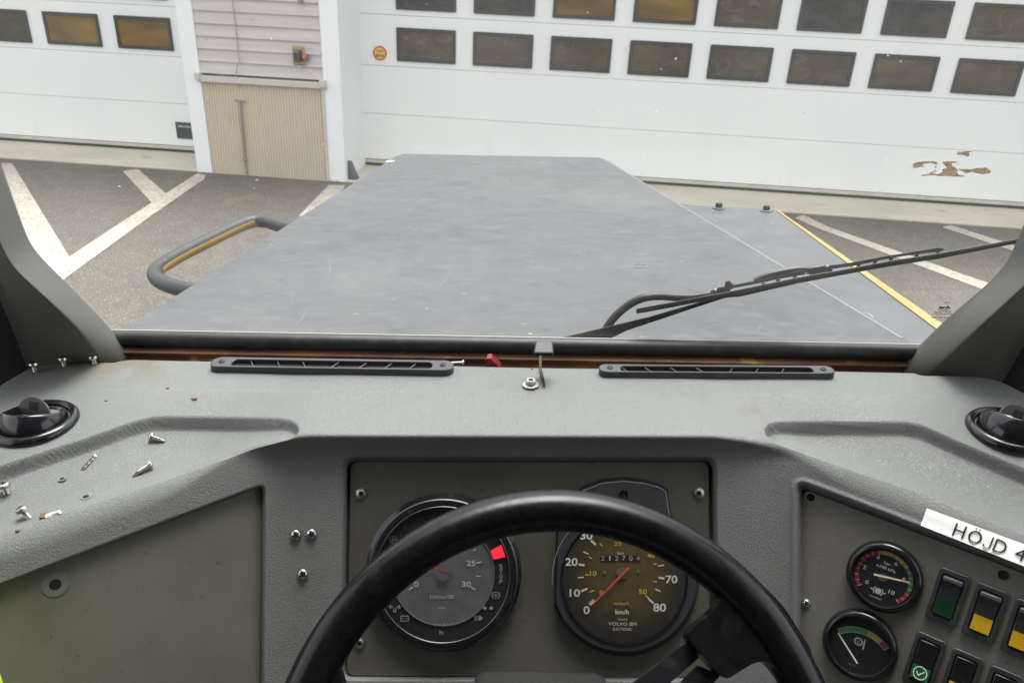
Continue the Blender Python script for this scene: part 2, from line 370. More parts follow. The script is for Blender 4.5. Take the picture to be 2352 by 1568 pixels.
M_['pane'] = mat('painted_reflection_pane', (.070, .055, .040), .06, var=[('noise', 2.6, 5, .4, .62, (.11, .08, .048), .8, (.6, 1, 2.0), .6), ('noise', 3.2, 3, .45, .75, (.045, .042, .040), .8, (1, 1, 1.6), .5), ('scratch', 1.7, 1, .42, .02, (.15, .14, .125), .5, (1, 1, 2.2), .6)], bump=[('noise', 2.2, 2, .4, .01)])  # garage interior and reflections are painted into the pane colour
M_['paneamber'] = mat('amber_lit_window_pane', (.20, .115, .02), .14, var=[('noise', 1.8, 3, .35, .65, (.085, .058, .022), .9, (.5, 1, 1.6), .5), ('noise', 4, 3, .5, .75, (.26, .17, .05), .5, (.7, 1, 2.5), .4)], bump=[('noise', 2.2, 2, .3, .01)])  # warm light inside the garage, painted as amber
M_['panegrey'] = mat('grey_window_pane', (.030, .033, .031), .12, var=[('noise', 4, 6, .45, .6, (.062, .066, .062), .6, (1, 1, 2), .6), ('noise', 3, 4, .5, .66, (.08, .055, .022), .7)], bump=[('noise', 2.2, 2, .4, .01)])  # dim interior and reflections painted into the grey
M_['concrete'] = mat('beige_concrete', (.58, .495, .385), .85, var=[('noise', 1.4, 5, .4, .7, (.50, .43, .335), .7), ('noise', 14, 5, .55, .75, (.52, .48, .42), .5, (1, 1, .2)), ('noise', 2.2, 3, .6, .72, (.48, .37, .25), .5)], bump=[('noise', 60, 4, .4, .004)])
M_['wood'] = mat('pinkish_grey_boards', (.53, .485, .47), .8, var=[('noise', 3, 6, .4, .65, (.45, .41, .40), .7, (.35, 1, 6)), ('noise', 9, 6, .6, .72, (.52, .48, .47), .6, (.3, 1, 5)), ('noise', 14, 3, .72, .76, (.15, .13, .12), .8, (.6, 1, 1.4))], bump=[('noise', 14, 5, .3, .004, (.2, 1, 4))])
M_['sill'] = mat('ledge_metal', (.50, .47, .44), .5, var=[('noise', 8, 5, .5, .7, (.38, .35, .32), .6, (.5, 1, 1))])
M_['pillarwhite'] = mat('white_wall_paint', (.78, .79, .79), .55, var=[('noise', 1.6, 5, .45, .75, (.72, .74, .75), .6)])
M_['apron'] = mat('concrete_apron', (.54, .49, .41), .85, var=[('noise', 1.6, 6, .4, .7, (.45, .405, .335), .8, (.5, 1, 1)), ('noise', 5, 5, .62, .72, (.26, .24, .22), .6, (.6, 1.5, 1)), ('noise', 120, 3, .5, .7, (.5, .47, .42), .4)], bump=[('noise', 60, 4, .3, .004)])
M_['asphalt'] = mat('worn_asphalt', (.104, .088, .073), .9,
    var=[('noise', .55, 5, .35, .7, (.078, .068, .058), .8), ('noise', 5, 4, .4, .68, (.125, .107, .090), .55), ('noise', 42, 4, .46, .62, (.07, .063, .06), .55), ('noise', 70, 2, .60, .68, (.27, .25, .225), .8), ('noise', 26, 3, .64, .70, (.23, .20, .178), .6), ('scratch', 1.3, 3, .5, .0035, (.05, .045, .042), .6, (1, 1, 1), .4)],
    bump=[('noise', 70, 4, .6, .006)])
M_['paint'] = mat('worn_white_road_paint', (.41, .36, .305), .8, var=[('noise', 2.5, 4, .4, .7, (.31, .285, .255), .6), ('noise', 34, 5, .57, .62, (.13, .115, .105), .8), ('noise', 90, 3, .6, .68, (.30, .27, .25), .5)], bump=[('noise', 60, 4, .5, .006)])
M_['beige'] = mat('door_bottom_rail', (.50, .47, .42), .5, var=[('noise', 7, 4, .45, .7, (.42, .385, .33), .7)])
M_['seal'] = mat('door_bottom_seal', (.03, .035, .037), .6)
M_['darkplate'] = mat('dark_blue_grey_plate', (.045, .05, .068), .4)
M_['signred'] = mat('sign_red', (.62, .08, .03), .45)
M_['signyellow'] = mat('sign_yellow', (.72, .47, .09), .45)
M_['signblack'] = mat('sign_print', (.10, .07, .02), .5)
M_['brownframe'] = mat('ochre_sealant', (.32, .25, .13), .7, var=[('noise', 40, 4, .45, .65, (.24, .20, .12), .7)])
M_['redplastic'] = mat('red_plastic', (.17, .006, .012), .35)
M_['hivis'] = mat('hi_vis_fabric', (.62, .78, .03), .7, bump=[('noise', 60, 3, .4, .004)])
M_['glass'] = glassmat('windscreen_glass', (.95, .975, .96), .03, .6, dust_haze=.042)
M_['dialglass'] = glassmat('dial_glass', (.93, .93, .93), .05, .6)
M_['glassprint'] = mat('etched_print', (.09, .055, .045), .6)
M_['roofliner'] = mat('headliner', (.10, .10, .095), .9)
M_['brown'] = mat('brown_crumb', (.12, .075, .04), .9)
def thinmat(name, c1, c2):
    m = bpy.data.materials.new(name); m.use_nodes = True; t = m.node_tree; N = t.nodes; L = t.links; N.clear()
    o = N.new('ShaderNodeOutputMaterial'); d = N.new('ShaderNodeBsdfDiffuse'); tl = N.new('ShaderNodeBsdfTranslucent'); mx = N.new('ShaderNodeMixShader'); mx.inputs[0].default_value = .6
    tc = N.new('ShaderNodeTexCoord'); nz = N.new('ShaderNodeTexNoise'); nz.inputs['Scale'].default_value = 260; nz.inputs['Detail'].default_value = 4; L.new(tc.outputs['Object'], nz.inputs['Vector'])
    mr = N.new('ShaderNodeMapRange'); mr.inputs[1].default_value = .42; mr.inputs[2].default_value = .6; L.new(nz.outputs['Fac'], mr.inputs[0])
    c = N.new('ShaderNodeMixRGB'); c.inputs[1].default_value = (*c1, 1); c.inputs[2].default_value = (*c2, 1); L.new(mr.outputs[0], c.inputs[0])
    L.new(c.outputs[0], d.inputs[0]); L.new(c.outputs[0], tl.inputs[0]); L.new(d.outputs[0], mx.inputs[1]); L.new(tl.outputs[0], mx.inputs[2]); L.new(mx.outputs[0], o.inputs[0]); return m
M_['residue'] = thinmat('sticker_residue', (.66, .59, .50), (.52, .45, .365))
M_['edge_glint'] = mat('glass_edge_glint', (.45, .43, .33), .4)  # pale colour paints the glint along the glass edge

# ================================================================== GROUND
g = MB(); g.poly([(-90, -60, 0), (90, -60, 0), (90, 140, 0), (-90, 140, 0)]); struct('ground', g, M_['asphalt'], loc=(0, 0, 0))
for nm, x0, x1 in (('door_apron', -12.6, -5.2), ('door_apron', -3.13, 7.4)):
    a = MB(); a.box(((x0+x1)/2, 10.45, .012), (x1-x0, .98, .03)); struct('door_apron', a, M_['apron'], bevel=.008)
def mark(pts, k=0):
    mb = MB(); mb.poly([G(*p, z=.005+.0006*k) for p in pts]); return struct('road_marking', mb, M_['paint'])
mark([(2, 375), (28, 375), (160, 591), (150, 640), (104, 663)])
mark([(158, 590), (307, 492), (453, 398), (473, 402), (468, 412), (345, 497), (148, 640), (130, 622)], 1)
mark([(282, 393), (317, 388), (384, 447), (366, 462), (350, 467)], 2)
mark([(755, 425), (795, 425), (740, 497), (685, 497)])
mark([(1825, 500), (1845, 493), (1908, 523), (2265, 648), (2390, 692), (2390, 712), (2249, 661), (1876, 523)])
mark([(2168, 520), (2185, 517), (2291, 551), (2450, 605), (2450, 620), (2331, 577), (2165, 522)])

# ================================================================== BUILDING
bld = thing('garage_building', (-4.2, 10.4, 0), 'white garage building with timber boards above a ribbed concrete plinth', 'building')
YF = 9.95
for x0, x1 in ((-5.205, -4.985), (-3.365, -3.128)):
    a = MB(); a.box(((x0+x1)/2, (YF+11.1)/2, 2.8), (x1-x0, 11.1-YF, 5.6)); a.build('wall_pillar', M_['pillarwhite'], bld, bevel=.01)
for xx in (-12.85, 7.65): a = MB(); a.box((xx, 10.5, 2.8), (.5, 1.1, 5.6)); a.build('wall_pillar', M_['pillarwhite'], bld, bevel=.01)
a = MB(); a.box((-9.0, 10.55, 5.1), (7.19, 1.0, 1.0)); a.box((2.27, 10.55, 5.1), (10.2, 1.0, 1.0)); a.box((-2.6, 12, 2.8), (21.6, 1.6, 5.58)); a.build('upper_wall', M_['pillarwhite'], bld)
# ribbed plinth
a = MB(); n = 42; x0, x1 = -4.982, -3.368; pts = []
for i in range(n):
    p = (x1-x0)/n; xx = x0+i*p
    pts += [(xx, 0), (xx+p*.2, -.014), (xx+p*.55, -.014), (xx+p*.75, 0)]
pts.append((x1, 0)); vs = []; fs = []
for z in (-.02, 1.19): vs += [(x, YF+.02+y, z) for x, y in pts]
N_ = len(pts); fs = [(i, i+1, i+1+N_, i+N_) for i in range(N_-1)]
a.add(vs, fs); a.box((-4.175, YF+.28, .6), (1.6, .4, 1.18)); pl = a.build('concrete_plinth', M_['concrete'], bld, sharp=20)
# ledge, boards
a = MB(); a.box((-4.165, YF+.0, 1.235), (1.70, .10, .075)); a.box((-5.0, YF-.01, 1.265), (.07, .12, .085)); a.box((-3.36, YF-.01, 1.265), (.07, .12, .085)); a.build('ledge', M_['sill'], bld, bevel=.006)
a = MB(); z = 1.30; k = 0
while z < 5.5:
    h = .149
    a.add([(-4.983, YF+.005, z), (-3.367, YF+.005, z), (-3.367, YF+.03, z+h), (-4.983, YF+.03, z+h), (-4.983, YF+.06, z), (-3.367, YF+.06, z)], [(0, 1, 2, 3), (0, 4, 5, 1)]); z += h
a.box((-4.175, YF+.28, 3.4), (1.6, .4, 4.2)); a.build('timber_cladding', M_['wood'], bld)
# cable and stay rod
pc = [Wl(1600/3, 0, YF-.01), Wl(1625/3, 180/3, YF-.01), Wl(1640/3, 360/3, YF-.01), Wl(1648/3, 420/3, YF-.02), Wl(1630/3, 470/3, YF-.06), Wl(1628/3, 510/3, YF-.06), Wl(1655/3, 600/3, YF-.01)]
a = MB(); a.tube([pc[0]+Vector((0, 0, 2))]+pc, .006, 6); a.build('cable', mat('grey_cable', (.3, .26, .24), .6), bld)
a = MB(); q0, q1, q2 = Wl(1655/3, 695/3, YF-.02), Wl(1690/3, 1100/3, YF-.02), Wl(1706/3, 1215/3, YF-.02); q2.z = .01
a.tube([q0, q1], .016, 8); a.tube([q1, q2], .011, 8); a.tube([Wl(1620/3, 692/3, YF-.03), Wl(1690/3, 700/3, YF-.03)], .012, 8); a.tube([Wl(1672/3, 1098/3, YF-.03), Wl(1706/3, 1103/3, YF-.03)], .012, 8)
a.build('stay_rod', mat('brown_grey_rod', (.27, .225, .19), .6, .3), bld)
# intercom
c = Wl(2056/3, 385/3, YF-.02); a = MB(); a.box(c+Vector((0, .01, 0)), (.155, .03, .225)); ic = a.build('intercom_backing', M_['brownframe'], bld, bevel=.02)
a = MB(); a.box(c+Vector((.005, -.035, 0)), (.09, .07, .135)); a.build('intercom', M_['winframe'], bld, bevel=.008)
a = MB(); a.box(c+Vector((.0, -.072, .052)), (.07, .008, .012)); a.build('intercom_grille', mat('grille_grey', (.2, .22, .19), .5), ic); a = MB(); a.disc(.006, 0, 12, 0, Tr(*(c+Vector((-.01, -.075, -.05)))) @ Matrix.Rotation(R(90), 4, 'X')); a.build('call_button', mat('button_grey', (.3, .3, .3), .5), ic)
c2 = Wl(2110/3, 396/3, YF-.02); a = MB(); a.box(c2+Vector((0, -.015, 0)), (.075, .05, .08)); sb = a.build('switch_box', mat('dark_box', (.13, .12, .12), .6), bld, bevel=.006)
a = MB(); a.lathe([(.026, 0), (.026, .02), (.018, .03)], 20, 0, Tr(*(c2+Vector((-.01, -.04, .01)))) @ Matrix.Rotation(R(90), 4, 'X'), cap1=True); a.build('push_button', mat('red_button', (.6, .09, .05), .5), sb)
c3 = Wl(2066/3, 456/3, YF-.02); a = MB(); a.lathe([(.024, -.02), (.026, 0), (.012, .015)], 16, 0, Tr(*c3) @ Matrix.Diagonal((1.2, 1, .5, 1)), cap0=True, cap1=True); a.build('wall_lamp', M_['white'], bld)
c4 = Wl(2070/3, 8/3, YF-.02); a = MB(); a.box(c4, (.055, .04, .06)); a.build('wall_bracket', mat('bracket', (.25, .22, .22), .6, .5), bld, bevel=.006)
# downpipe-like beige strip at the right edge of the plinth
a = MB(); a.box((-3.372, YF-.004, .60), (.03, .03, 1.18)); a.build('plinth_edge_strip', M_['sill'], bld)

def window_mesh(door, x, zb, w_, h_, y, pm, name='window'):
    a = MB(); o = [(x, zb), (x+w_, zb), (x+w_, zb+h_), (x, zb+h_)]; o = rrect(x+w_/2, zb+h_/2, w_, h_, .012, 2); i = rrect(x+w_/2, zb+h_/2, w_-.085, h_-.085, .012, 2)
    Mx = Matrix(((1, 0, 0, 0), (0, 0, -1, y), (0, 1, 0, 0), (0, 0, 0, 1)))
    a.ring(o, i, 0, .022, 0, Mx); f = a.build(name, M_['winframe'], door, bevel=.004)
    b = MB(); b.prism(rrect(x+w_/2, zb+h_/2, w_-.08, h_-.08, .01, 2), 0, .009, 0, Mx); b.build('pane', pm, f)
    return f
def sect_door(x0, x1, lines, wcols, rows, label, dz, amber):
    d = thing('sectional_door', ((x0+x1)/2, 10.9, .03), label, 'garage door')
    a = MB()
    zs = lines+[3.36, 4.0, 4.6]
    for z0, z1 in zip(zs[:-1], zs[1:]): a.box(((x0+x1)/2, 10.925, (z0+z1)/2), (x1-x0, .05, z1-z0-.005))
    a.build('door_panel', M_['door'], d, bevel=.004)
    a = MB(); a.box(((x0+x1)/2, 10.921, 2.34), (x1-x0-.02, .03, 4.44)); a.build('joint_backing', M_['gap'], d)
    a = MB(); a.box(((x0+x1)/2, 10.915, lines[0]-.028), (x1-x0, .055, .046)); a.build('bottom_rail', M_['beige'], d, bevel=.004)
    nb = int((x1-x0)/.42); a = MB()
    for i in range(nb): a.lathe([(.006, 0), (.006, .004)], 8, 0, Tr(x0+.2+i*.42, 10.888, lines[0]-.025) @ Matrix.Rotation(R(90), 4, 'X'), cap1=True)
    a.build('rivet_row', M_['steel'], d)
    a = MB(); a.box(((x0+x1)/2, 10.91, lines[0]-.066), (x1-x0, .05, .030)); a.build('weather_strip', M_['seal'], d, bevel=.006)
    for r_, (zb, h_) in enumerate(rows):
        for c_, x in enumerate(wcols):
            if amber == 'all': pm = M_['paneamber'] if c_ < 2 else M_['panegrey']
            else: pm = M_['paneamber'] if (r_ == 1 and c_ in (2, 3)) else (M_['panegrey'] if (r_ == 1 and c_ in (0, 1, 5, 6)) else M_['pane'])
            window_mesh(d, x, zb, .806, h_, 10.9, pm)
    return d
big = sect_door(-3.17, 7.38, [.118, .761, 1.402, 2.051, 2.70], [-2.628+1.0404*i for i in range(9)], [(1.475, .427), (2.122, .427)],
                'large white sectional door with two rows of dark windows straight ahead', 0, None)
left = sect_door(-12.58, -5.21, [.118, .72, 1.36, 2.008, 2.66], [-6.598-1.0404*i for i in range(6)], [(1.436, .427), (2.082, .427)],
                 'smaller white sectional door left of the timber wall, with windows painted with amber interior light', -.04, 'all')
# black frame strip at the left jamb of the big door
a = MB(); a.box((-3.150, 10.885, 2.3), (.034, .03, 4.6)); a.build('side_seal', M_['seal'], big)
# plate on the left door, plain bars in place of its lettering
c = onpl(1272/3, 900/3, (0, 10.9, 0), (0, 1, 0), BW, EYE); a = MB(); a.box((c.x+.06, 10.89, c.z), (.36, .022, .235)); pt = a.build('door_plate', M_['darkplate'], left, bevel=.006)
a = MB(); a.box((c.x-.035, 10.874, c.z+.062), (.085, .01, .028)); a.box((c.x+.065, 10.874, c.z+.062), (.085, .01, .028)); a.box((c.x+.165, 10.874, c.z+.062), (.085, .01, .028)); a.build('lettering_bar', mat('lettering_grey', (.32, .32, .31), .5), pt)
# height/weight sign on the big door
c = Wl(784+267/3, 367/3); Ms = Tr(c.x, 10.888, c.z) @ Matrix.Rotation(R(90), 4, 'X')
sg = thing('round_sign', (c.x, 10.89, c.z-.09), 'small round yellow sign with a red rim beside the first window of the large door', 'sign')
a = MB(); a.lathe([(.093, -.01), (.093, .003), (.070, .004)], 40, 0, Ms); a.disc(.093, -.01, 40, 0, Ms); a.build('sign_rim', M_['signred'], sg)
a = MB(); a.disc(.0705, .0035, 40, 0, Ms); a.build('sign_face', M_['signyellow'], sg)
a = MB(); a.text('20,0t', 0, .026, .028, .005, 0, Ms, wd=.092, bold=.03); a.box((0, -.034, .006), (.07, .01, .002), 0, Ms); a.box((-.04, -.028, .006), (.015, .042, .002), 0, Ms); a.box((.04, -.028, .006), (.015, .042, .002), 0, Ms); a.box((0, -.016, .006), (.018, .02, .002), 0, Ms)
a.build('sign_symbol', M_['signblack'], sg)
# wedge guard at the foot of the pillar
c = G(810, 417); wg = thing('corner_guard', (c.x, c.y, 0), 'dark grey leaning steel guard at the foot of the white pillar', 'wheel guard')
a = MB(); a.add([(c.x-.09, c.y+.02, 0), (c.x+.06, c.y-.04, 0), (c.x+.08, c.y+.10, 0), (c.x-.05, c.y+.14, 0), (c.x-.10, c.y+.03, .27), (c.x-.045, c.y+.01, .27), (c.x-.02, c.y+.09, .26), (c.x-.07, c.y+.11, .26)],
      [(3, 2, 1, 0), (4, 5, 6, 7), (0, 1, 5, 4), (1, 2, 6, 5), (2, 3, 7, 6), (3, 0, 4, 7)]); a.build('guard_post', mat('guard_grey', (.09, .09, .10), .6), wg, bevel=.012)
a = MB(); a.box((c.x+.01, c.y+.05, .012), (.26, .24, .02)); a.build('guard_foot', M_['apron'], wg, bevel=.006)
# small stones by the wall foot
for i, (u, v, r_) in enumerate(((1775/3, 1243/3, .022), (2320/3, 1252/3, .05), (775, 417, .03))):
    c = G(u, v); a = MB(); prof = [(r_*.3, 0), (r_, r_*.25), (r_*.85, r_*.6), (r_*.3, r_*.85)]; a.lathe(prof, 9, 0, Tr(c.x, c.y-.02, 0) @ Matrix.Rotation(i, 4, 'Z') @ Matrix.Diagonal((1.3, .8, 1, 1)), cap0=True, cap1=True)
    o = a.build('stone', M_['apron'], sub=1)
    tag(o, ['tiny pale stone at the foot of the ribbed concrete plinth', 'pale concrete lump at the foot of the right white pillar', 'small pale stone beside the larger lump by the white pillar'][i], 'stone')

# ================================================================== TRUCK EXTERIOR (built in the truck's own frame, placed by V)
def r1(x, y): return (x/3, y/3)
def r2(x, y): return (784+x/3, y/3)
def r3(x, y): return (1568+x/3, y/3)
def r4(x, y): return (x/3, 522.67+y/3)
def r6(x, y): return (1568+x/3, 522.67+y/3)
def r2b(x, y): return (784+x/3, 1045.33+y/3)
def r3b(x, y): return (1166.67+x/3, 1045.33+y/3)
def r4b(x, y): return (1568+x/3, 1045.33+y/3)
def z5(x, y): return ((3200+x*.47059)*.583333, (1950+y*.47059)*.583333)
SL = R(6); HN = (0, math.sin(SL), math.cos(SL))
def Hp(u, v, dz=0.0): return onpl(u, v, (0, 1.02, -.485+dz), HN)
HM = V @ frame((0, 1.02, -.485), (1, 0, 0), (0, math.cos(SL), -math.sin(SL)), HN)   # hood-plane frame, local xy on the hood
HI = HM.inverted()
def h2(u, v, dz=0.0): p = HI @ (V @ Hp(u, v, dz)); return (p.x, p.y)
hood = thing('engine_hood', HM, 'long flat grey engine hood in front of the windscreen, tapering forwards', 'truck hood')
l0 = h2(285, 755); l1 = h2(884, 375); l2 = h2(907, 360); l3 = h2(927, 353.5); r_1 = h2(1377, 362); r_2 = h2(1392, 367); r_3 = h2(2088, 783)
def ext(p, q, y): t = (y-p[1])/(q[1]-p[1]); return (p[0]+(q[0]-p[0])*t, y)
yb = -.13
out = [ext(l0, l1, yb), l1, l2, l3, r_1, r_2, ext(r_2, r_3, yb)]
a = MB(HM); a.prism(out, -.035, 0, 0); a.build('hood_panel', M_['hood'], hood, bevel=.010, bseg=3)
a = MB(HM); a.prism([(out[0][0]+.03, yb+.02), (l1[0]+.03, l1[1]-.04), (r_2[0]-.03, r_2[1]-.04), (out[-1][0]-.03, yb+.02)], -.75, -.035); a.build('hood_side', M_['yellow'], hood)
# painted highlight line along the right fold, chip at the front left corner
e0, e1 = r_2, ext(r_2, r_3, r_3[1]+.01)
a = MB(HM); a.tube([(e0[0]-.004, e0[1], -.003), (e1[0]-.004, e1[1], -.003)], [.0035, .0045], 6); a.build('edge_highlight', M_['edgelight_scratch'], hood)
c = h2(900, 370.5); a = MB(HM); a.prism(rpoly([(c[0]-.022, c[1]-.03), (c[0]-.02, c[1]+.01), (c[0]+.01, c[1]+.015), (c[0]+.012, c[1]-.01)], .01), .0003, .0012); a.build('paint_chip', M_['white'], hood)
ring_c = h2(1470, 611); a = MB(HM); a.ring([(ring_c[0]+.015*math.cos(t*.5236), ring_c[1]+.016*math.sin(t*.5236)) for t in range(12)], [(ring_c[0]+.0125*math.cos(t*.5236), ring_c[1]+.0135*math.sin(t*.5236)) for t in range(12)], .0003, .0008); a.build('scratch_ring', M_['edgelight_scratch'], hood)
def scr(pts, wd):
    P = [h2(*p) for p in pts]; P = spline([(x, y, 0) for x, y in P], 6)
    for i in range(len(P)-1):
        k = math.sin(math.pi*(i+.7)/(len(P)+.4)); sc.line(P[i], P[i+1], wd*k, .0006+.00001*i, 0)
for pts, wd in (([(752, 575), (757, 600), (757, 625), (748, 655)], .0016), ([(708, 700), (695, 730), (674, 757)], .0018), ([(1030, 590), (1034, 625), (1000, 668), (985, 678)], .0016), ([(1015, 525), (960, 553)], .0016),
                ([(1625, 742), (1645, 738)], .0016), ([(1590, 735), (1603, 728)], .0015), ([(2155, 780), (2165, 790)], .001), ([(1735, 770), (1745, 752), (1750, 745)], .0015), ([(1474, 590), (1486, 575)], .002), ([(600, 590), (620, 565), (632, 550)], .0018), ([(545, 555), (560, 540)], .0015),
                ([(900, 465), (960, 490), (1050, 500)], .0015), ([(1330, 700), (1352, 690), (1380, 700)], .0012), ([(2090, 770), (2040, 748)], .0012)):
    sc = MB(HM); scr(pts, wd*.8); sc.build('scratch', M_['edgelight_scratch'], hood)
# side platform, a little lower, yellow outer edge, two bolts
D2 = -.03
plat = thing('side_platform', HM @ Tr(.7, 1, D2), 'lower grey platform plate right of the hood with a yellow outer edge and two bolts', 'truck platform')
p0 = h2(1500, 468, D2); p1 = h2(*r3(590, 1437), D2); p1b = h2(1781, 483, D2); p2 = h2(2148, 756, D2); p2e = ext(p1b, p2, yb)
a = MB(HM); a.prism([(out[-1][0]-.12, yb), (r_2[0]-.10, p0[1]), p0, p1, p1b, p2e], D2-.012, D2); a.build('platform_plate', M_['sideplate'], plat, bevel=.003)
q1 = h2(1785, 481, D2); q2 = h2(2171, 750, D2); q2e = ext(q1, q2, yb)
a = MB(HM); a.prism([(p1b[0]+.001, p1b[1]), (p1b[0]+.006, p1b[1]-.002), (q2e[0], yb), (p2e[0]+.001, yb)], D2-.05, D2+.002); a.build('yellow_edge', M_['yellow'], plat, bevel=.002)
for u, v in ((1647, 477), (1755, 483)):
    c = h2(u, v, D2); b_ = MB(HM); Mx = Tr(c[0], c[1]-.02, D2)
    b_.lathe([(.018, 0), (.018, .003), (.013, .005)], 24, 0, Mx, cap1=True); b_.lathe([(.0105, .005), (.0105, .016), (.0085, .018)], 6, 1, Mx, cap1=True)
    b_.build('bolt', [M_['sideplate'], M_['railblack']], plat)
# grab rail on the left
rz = -.60
def Rp(u, v): return V @ onpl(u, v, (0, 0, rz), (0, 0, 1))
pts = [(740, 530), (670, 525), (640, 518), (610, 509), (580, 509), (545, 521), (480, 552), (420, 582), (375, 608), (357, 625), (362, 641), (385, 654), (420, 664), (470, 672), (540, 680)]
path = spline([Rp(*p) for p in pts], 8)
rail = MB(); rail.tube(path, .0165, 16, msel=lambda n: 1 if n.dot(Vector((.80, -.35, -.48))) > .55 else 0)
ro = rail.build('grab_rail', [M_['railblack'], M_['yellow']]); tag(ro, 'bent tubular grab rail, black above and yellow below, left of the hood', 'grab rail')
# lower chassis under the hood so that nothing floats
a = MB(V); a.box((.0, 1.75, -1.55), (.85, 2.2, 1.0)); a.box((-.5, 1.3, -1.15), (.35, .5, .5))
ch = a.build('truck_chassis', [M_['blackmatt'], M_['black']]); tag(ch, 'dark truck chassis below the grey hood', 'truck chassis')

# ================================================================== CAB
cab = thing('truck_cab', V @ Tr(0, .3, -.6), 'grey truck cab shell around the windscreen with slanting pillars', 'truck cab')
TL_ = math.tan(R(8)); G0 = (0, .80, -.377); GN = (0, -1, -TL_)
def Gp(u, v, off=0.0):   # point on the windscreen plane, off = metres outwards
    return onpl(u, v, (0, .80+off, -.377), GN)
def gy(z): return .80-TL_*(z+.377)
a = MB(V); a.add([(-.95, gy(-.40), -.40), (.95, gy(-.40), -.40), (.95, gy(.75), .75), (-.95, gy(.75), .75)], [(0, 1, 2, 3)]); ws = a.build('windscreen', M_['glass'], cab)
# etched mark, mirrored because it is read from outside
mk = MB(V)
def gl(u, v): return tuple(Gp(u, v, -.003))
def gt(s, u, v, h, wd, bold=0.0, sh=.25): mk.text(s, u, v, h, 0, 0, None, wd=wd, bold=bold, mirror=True, fn=lambda X, Y: gl(X-(Y-v)*sh, 2*v-Y))
K = 140/1996*.583333; ZU = lambda x: 3640*.583333+x*K; ZV = lambda y: 1170*.583333+y*K
for s, x, y, h, wd, bo in (('VAvs', 1270, 315, 110, 370, .0), ('Arva', 1140, 560, 190, 660, .05), ('LAMINATED', 1090, 730, 75, 690, .02), ('SAFETY GLASS', 1050, 840, 78, 930, .02), ('DOT 49 M 2 AS 1', 1040, 950, 78, 1010, .02), ('43R-001081', 890, 1145, 90, 1060, .02), ('FINLAND', 860, 1280, 70, 540, .0)):
    gt(s, ZU(x), ZV(y), h*K, wd*K, bo)
mk.poly([gl(ZU(800), ZV(632)), gl(ZU(1480), ZV(632)), gl(ZU(1475), ZV(652)), gl(ZU(800), ZV(652))]); mk.build('glass_marking', M_['glassprint'], ws)
# old sticker residue on the glass
RK = 380/2352*.583333
def rs(x, y): return (3560*.583333+x*RK, 570*.583333+y*RK)
shapes = [[(1285, 175), (1400, 168), (1600, 152), (1665, 172), (1640, 182), (1580, 185), (1570, 205), (1595, 235), (1603, 262), (1580, 275), (1480, 310), (1465, 302), (1540, 272), (1470, 262), (1400, 248), (1280, 245), (1305, 225), (1265, 220), (1310, 205)],
          [(195, 455), (240, 465), (270, 435), (420, 410), (560, 402), (775, 405), (800, 450), (878, 460), (800, 470), (710, 475), (735, 455), (600, 450), (500, 462), (455, 490), (465, 520), (545, 530), (480, 542), (385, 545), (300, 572), (200, 572), (215, 548), (255, 540), (235, 518), (170, 523), (180, 503), (220, 500)],
          [(740, 545), (770, 510), (828, 493), (770, 535), (790, 572), (768, 575)], [(640, 545), (650, 525), (665, 525), (655, 545)],
          [(410, 765), (435, 732), (590, 715), (680, 650), (760, 622), (795, 635), (790, 665), (740, 655), (700, 672), (770, 700), (820, 718), (880, 700), (945, 660), (925, 620), (950, 590), (1035, 565), (1040, 540), (1000, 525), (985, 490), (955, 470), (935, 440), (945, 415), (985, 405), (1240, 408), (1345, 430), (1290, 440), (1160, 455), (1165, 515), (1240, 550), (1300, 595), (1305, 660), (1285, 685), (1345, 740), (1440, 755), (1480, 725), (1465, 780), (1200, 780), (1000, 765), (785, 765), (800, 745), (700, 745), (560, 755)],
          [(1325, 605), (1350, 588), (1520, 592), (1600, 605), (1680, 585), (1820, 562), (1900, 570), (1970, 548), (2030, 575), (2110, 640), (2105, 680), (2050, 705), (1930, 720), (1850, 715), (1720, 680), (1630, 665), (1590, 680), (1510, 697), (1450, 685), (1445, 650), (1350, 632)]]
a = MB(V)
for i, s_ in enumerate(shapes):
    P = [Gp(*rs(*p), -.0035) for p in s_]; Q = [Gp(*rs(*p), -.0030) for p in s_]; n = len(P)
    a.add(P+Q, [tuple(range(n)), tuple(range(2*n-1, n-1, -1))]+[(k, (k+1) % n, (k+1) % n+n, k+n) for k in range(n)])
ro = a.build('sticker_residue', M_['residue']); tag(ro, 'torn brown remains of a peeled sticker on the right side of the windscreen', 'sticker residue')
# rubber seal, painted glint of the glass edge, rusty flange
def edge(u): return 757+(u-262)*33/1853.0
us = list(range(60, 2400, 60))
y0 = .790
def Yp(u, v, y): return onpl(u, v, (0, y, 0), (0, 1, 0))
path = [Yp(u, edge(u)+20, y0) for u in us]
a = MB(V); a.tube(path, [.0098]*len(path), 18); a.build('rubber_seal', M_['black'], cab)
a = MB(V); a.tube([Yp(u, edge(u)+1.5, .797) for u in us], .0012, 6); a.build('glass_edge_glint', M_['edge_glint'], cab)
a = MB(V); vs = []; prof = [(.792, 30), (.783, 40), (.776, 52), (.778, 62), (.770, 80), (.770, 140)]
for u in us: vs += [Yp(u, edge(u)+dv_, yy) for yy, dv_ in prof]
n = len(prof); a.add(vs, [(i*n+k, i*n+k+1, (i+1)*n+k+1, (i+1)*n+k) for i in range(len(us)-1) for k in range(n-1)])
a.build('rusty_flange', M_['rust'], cab)
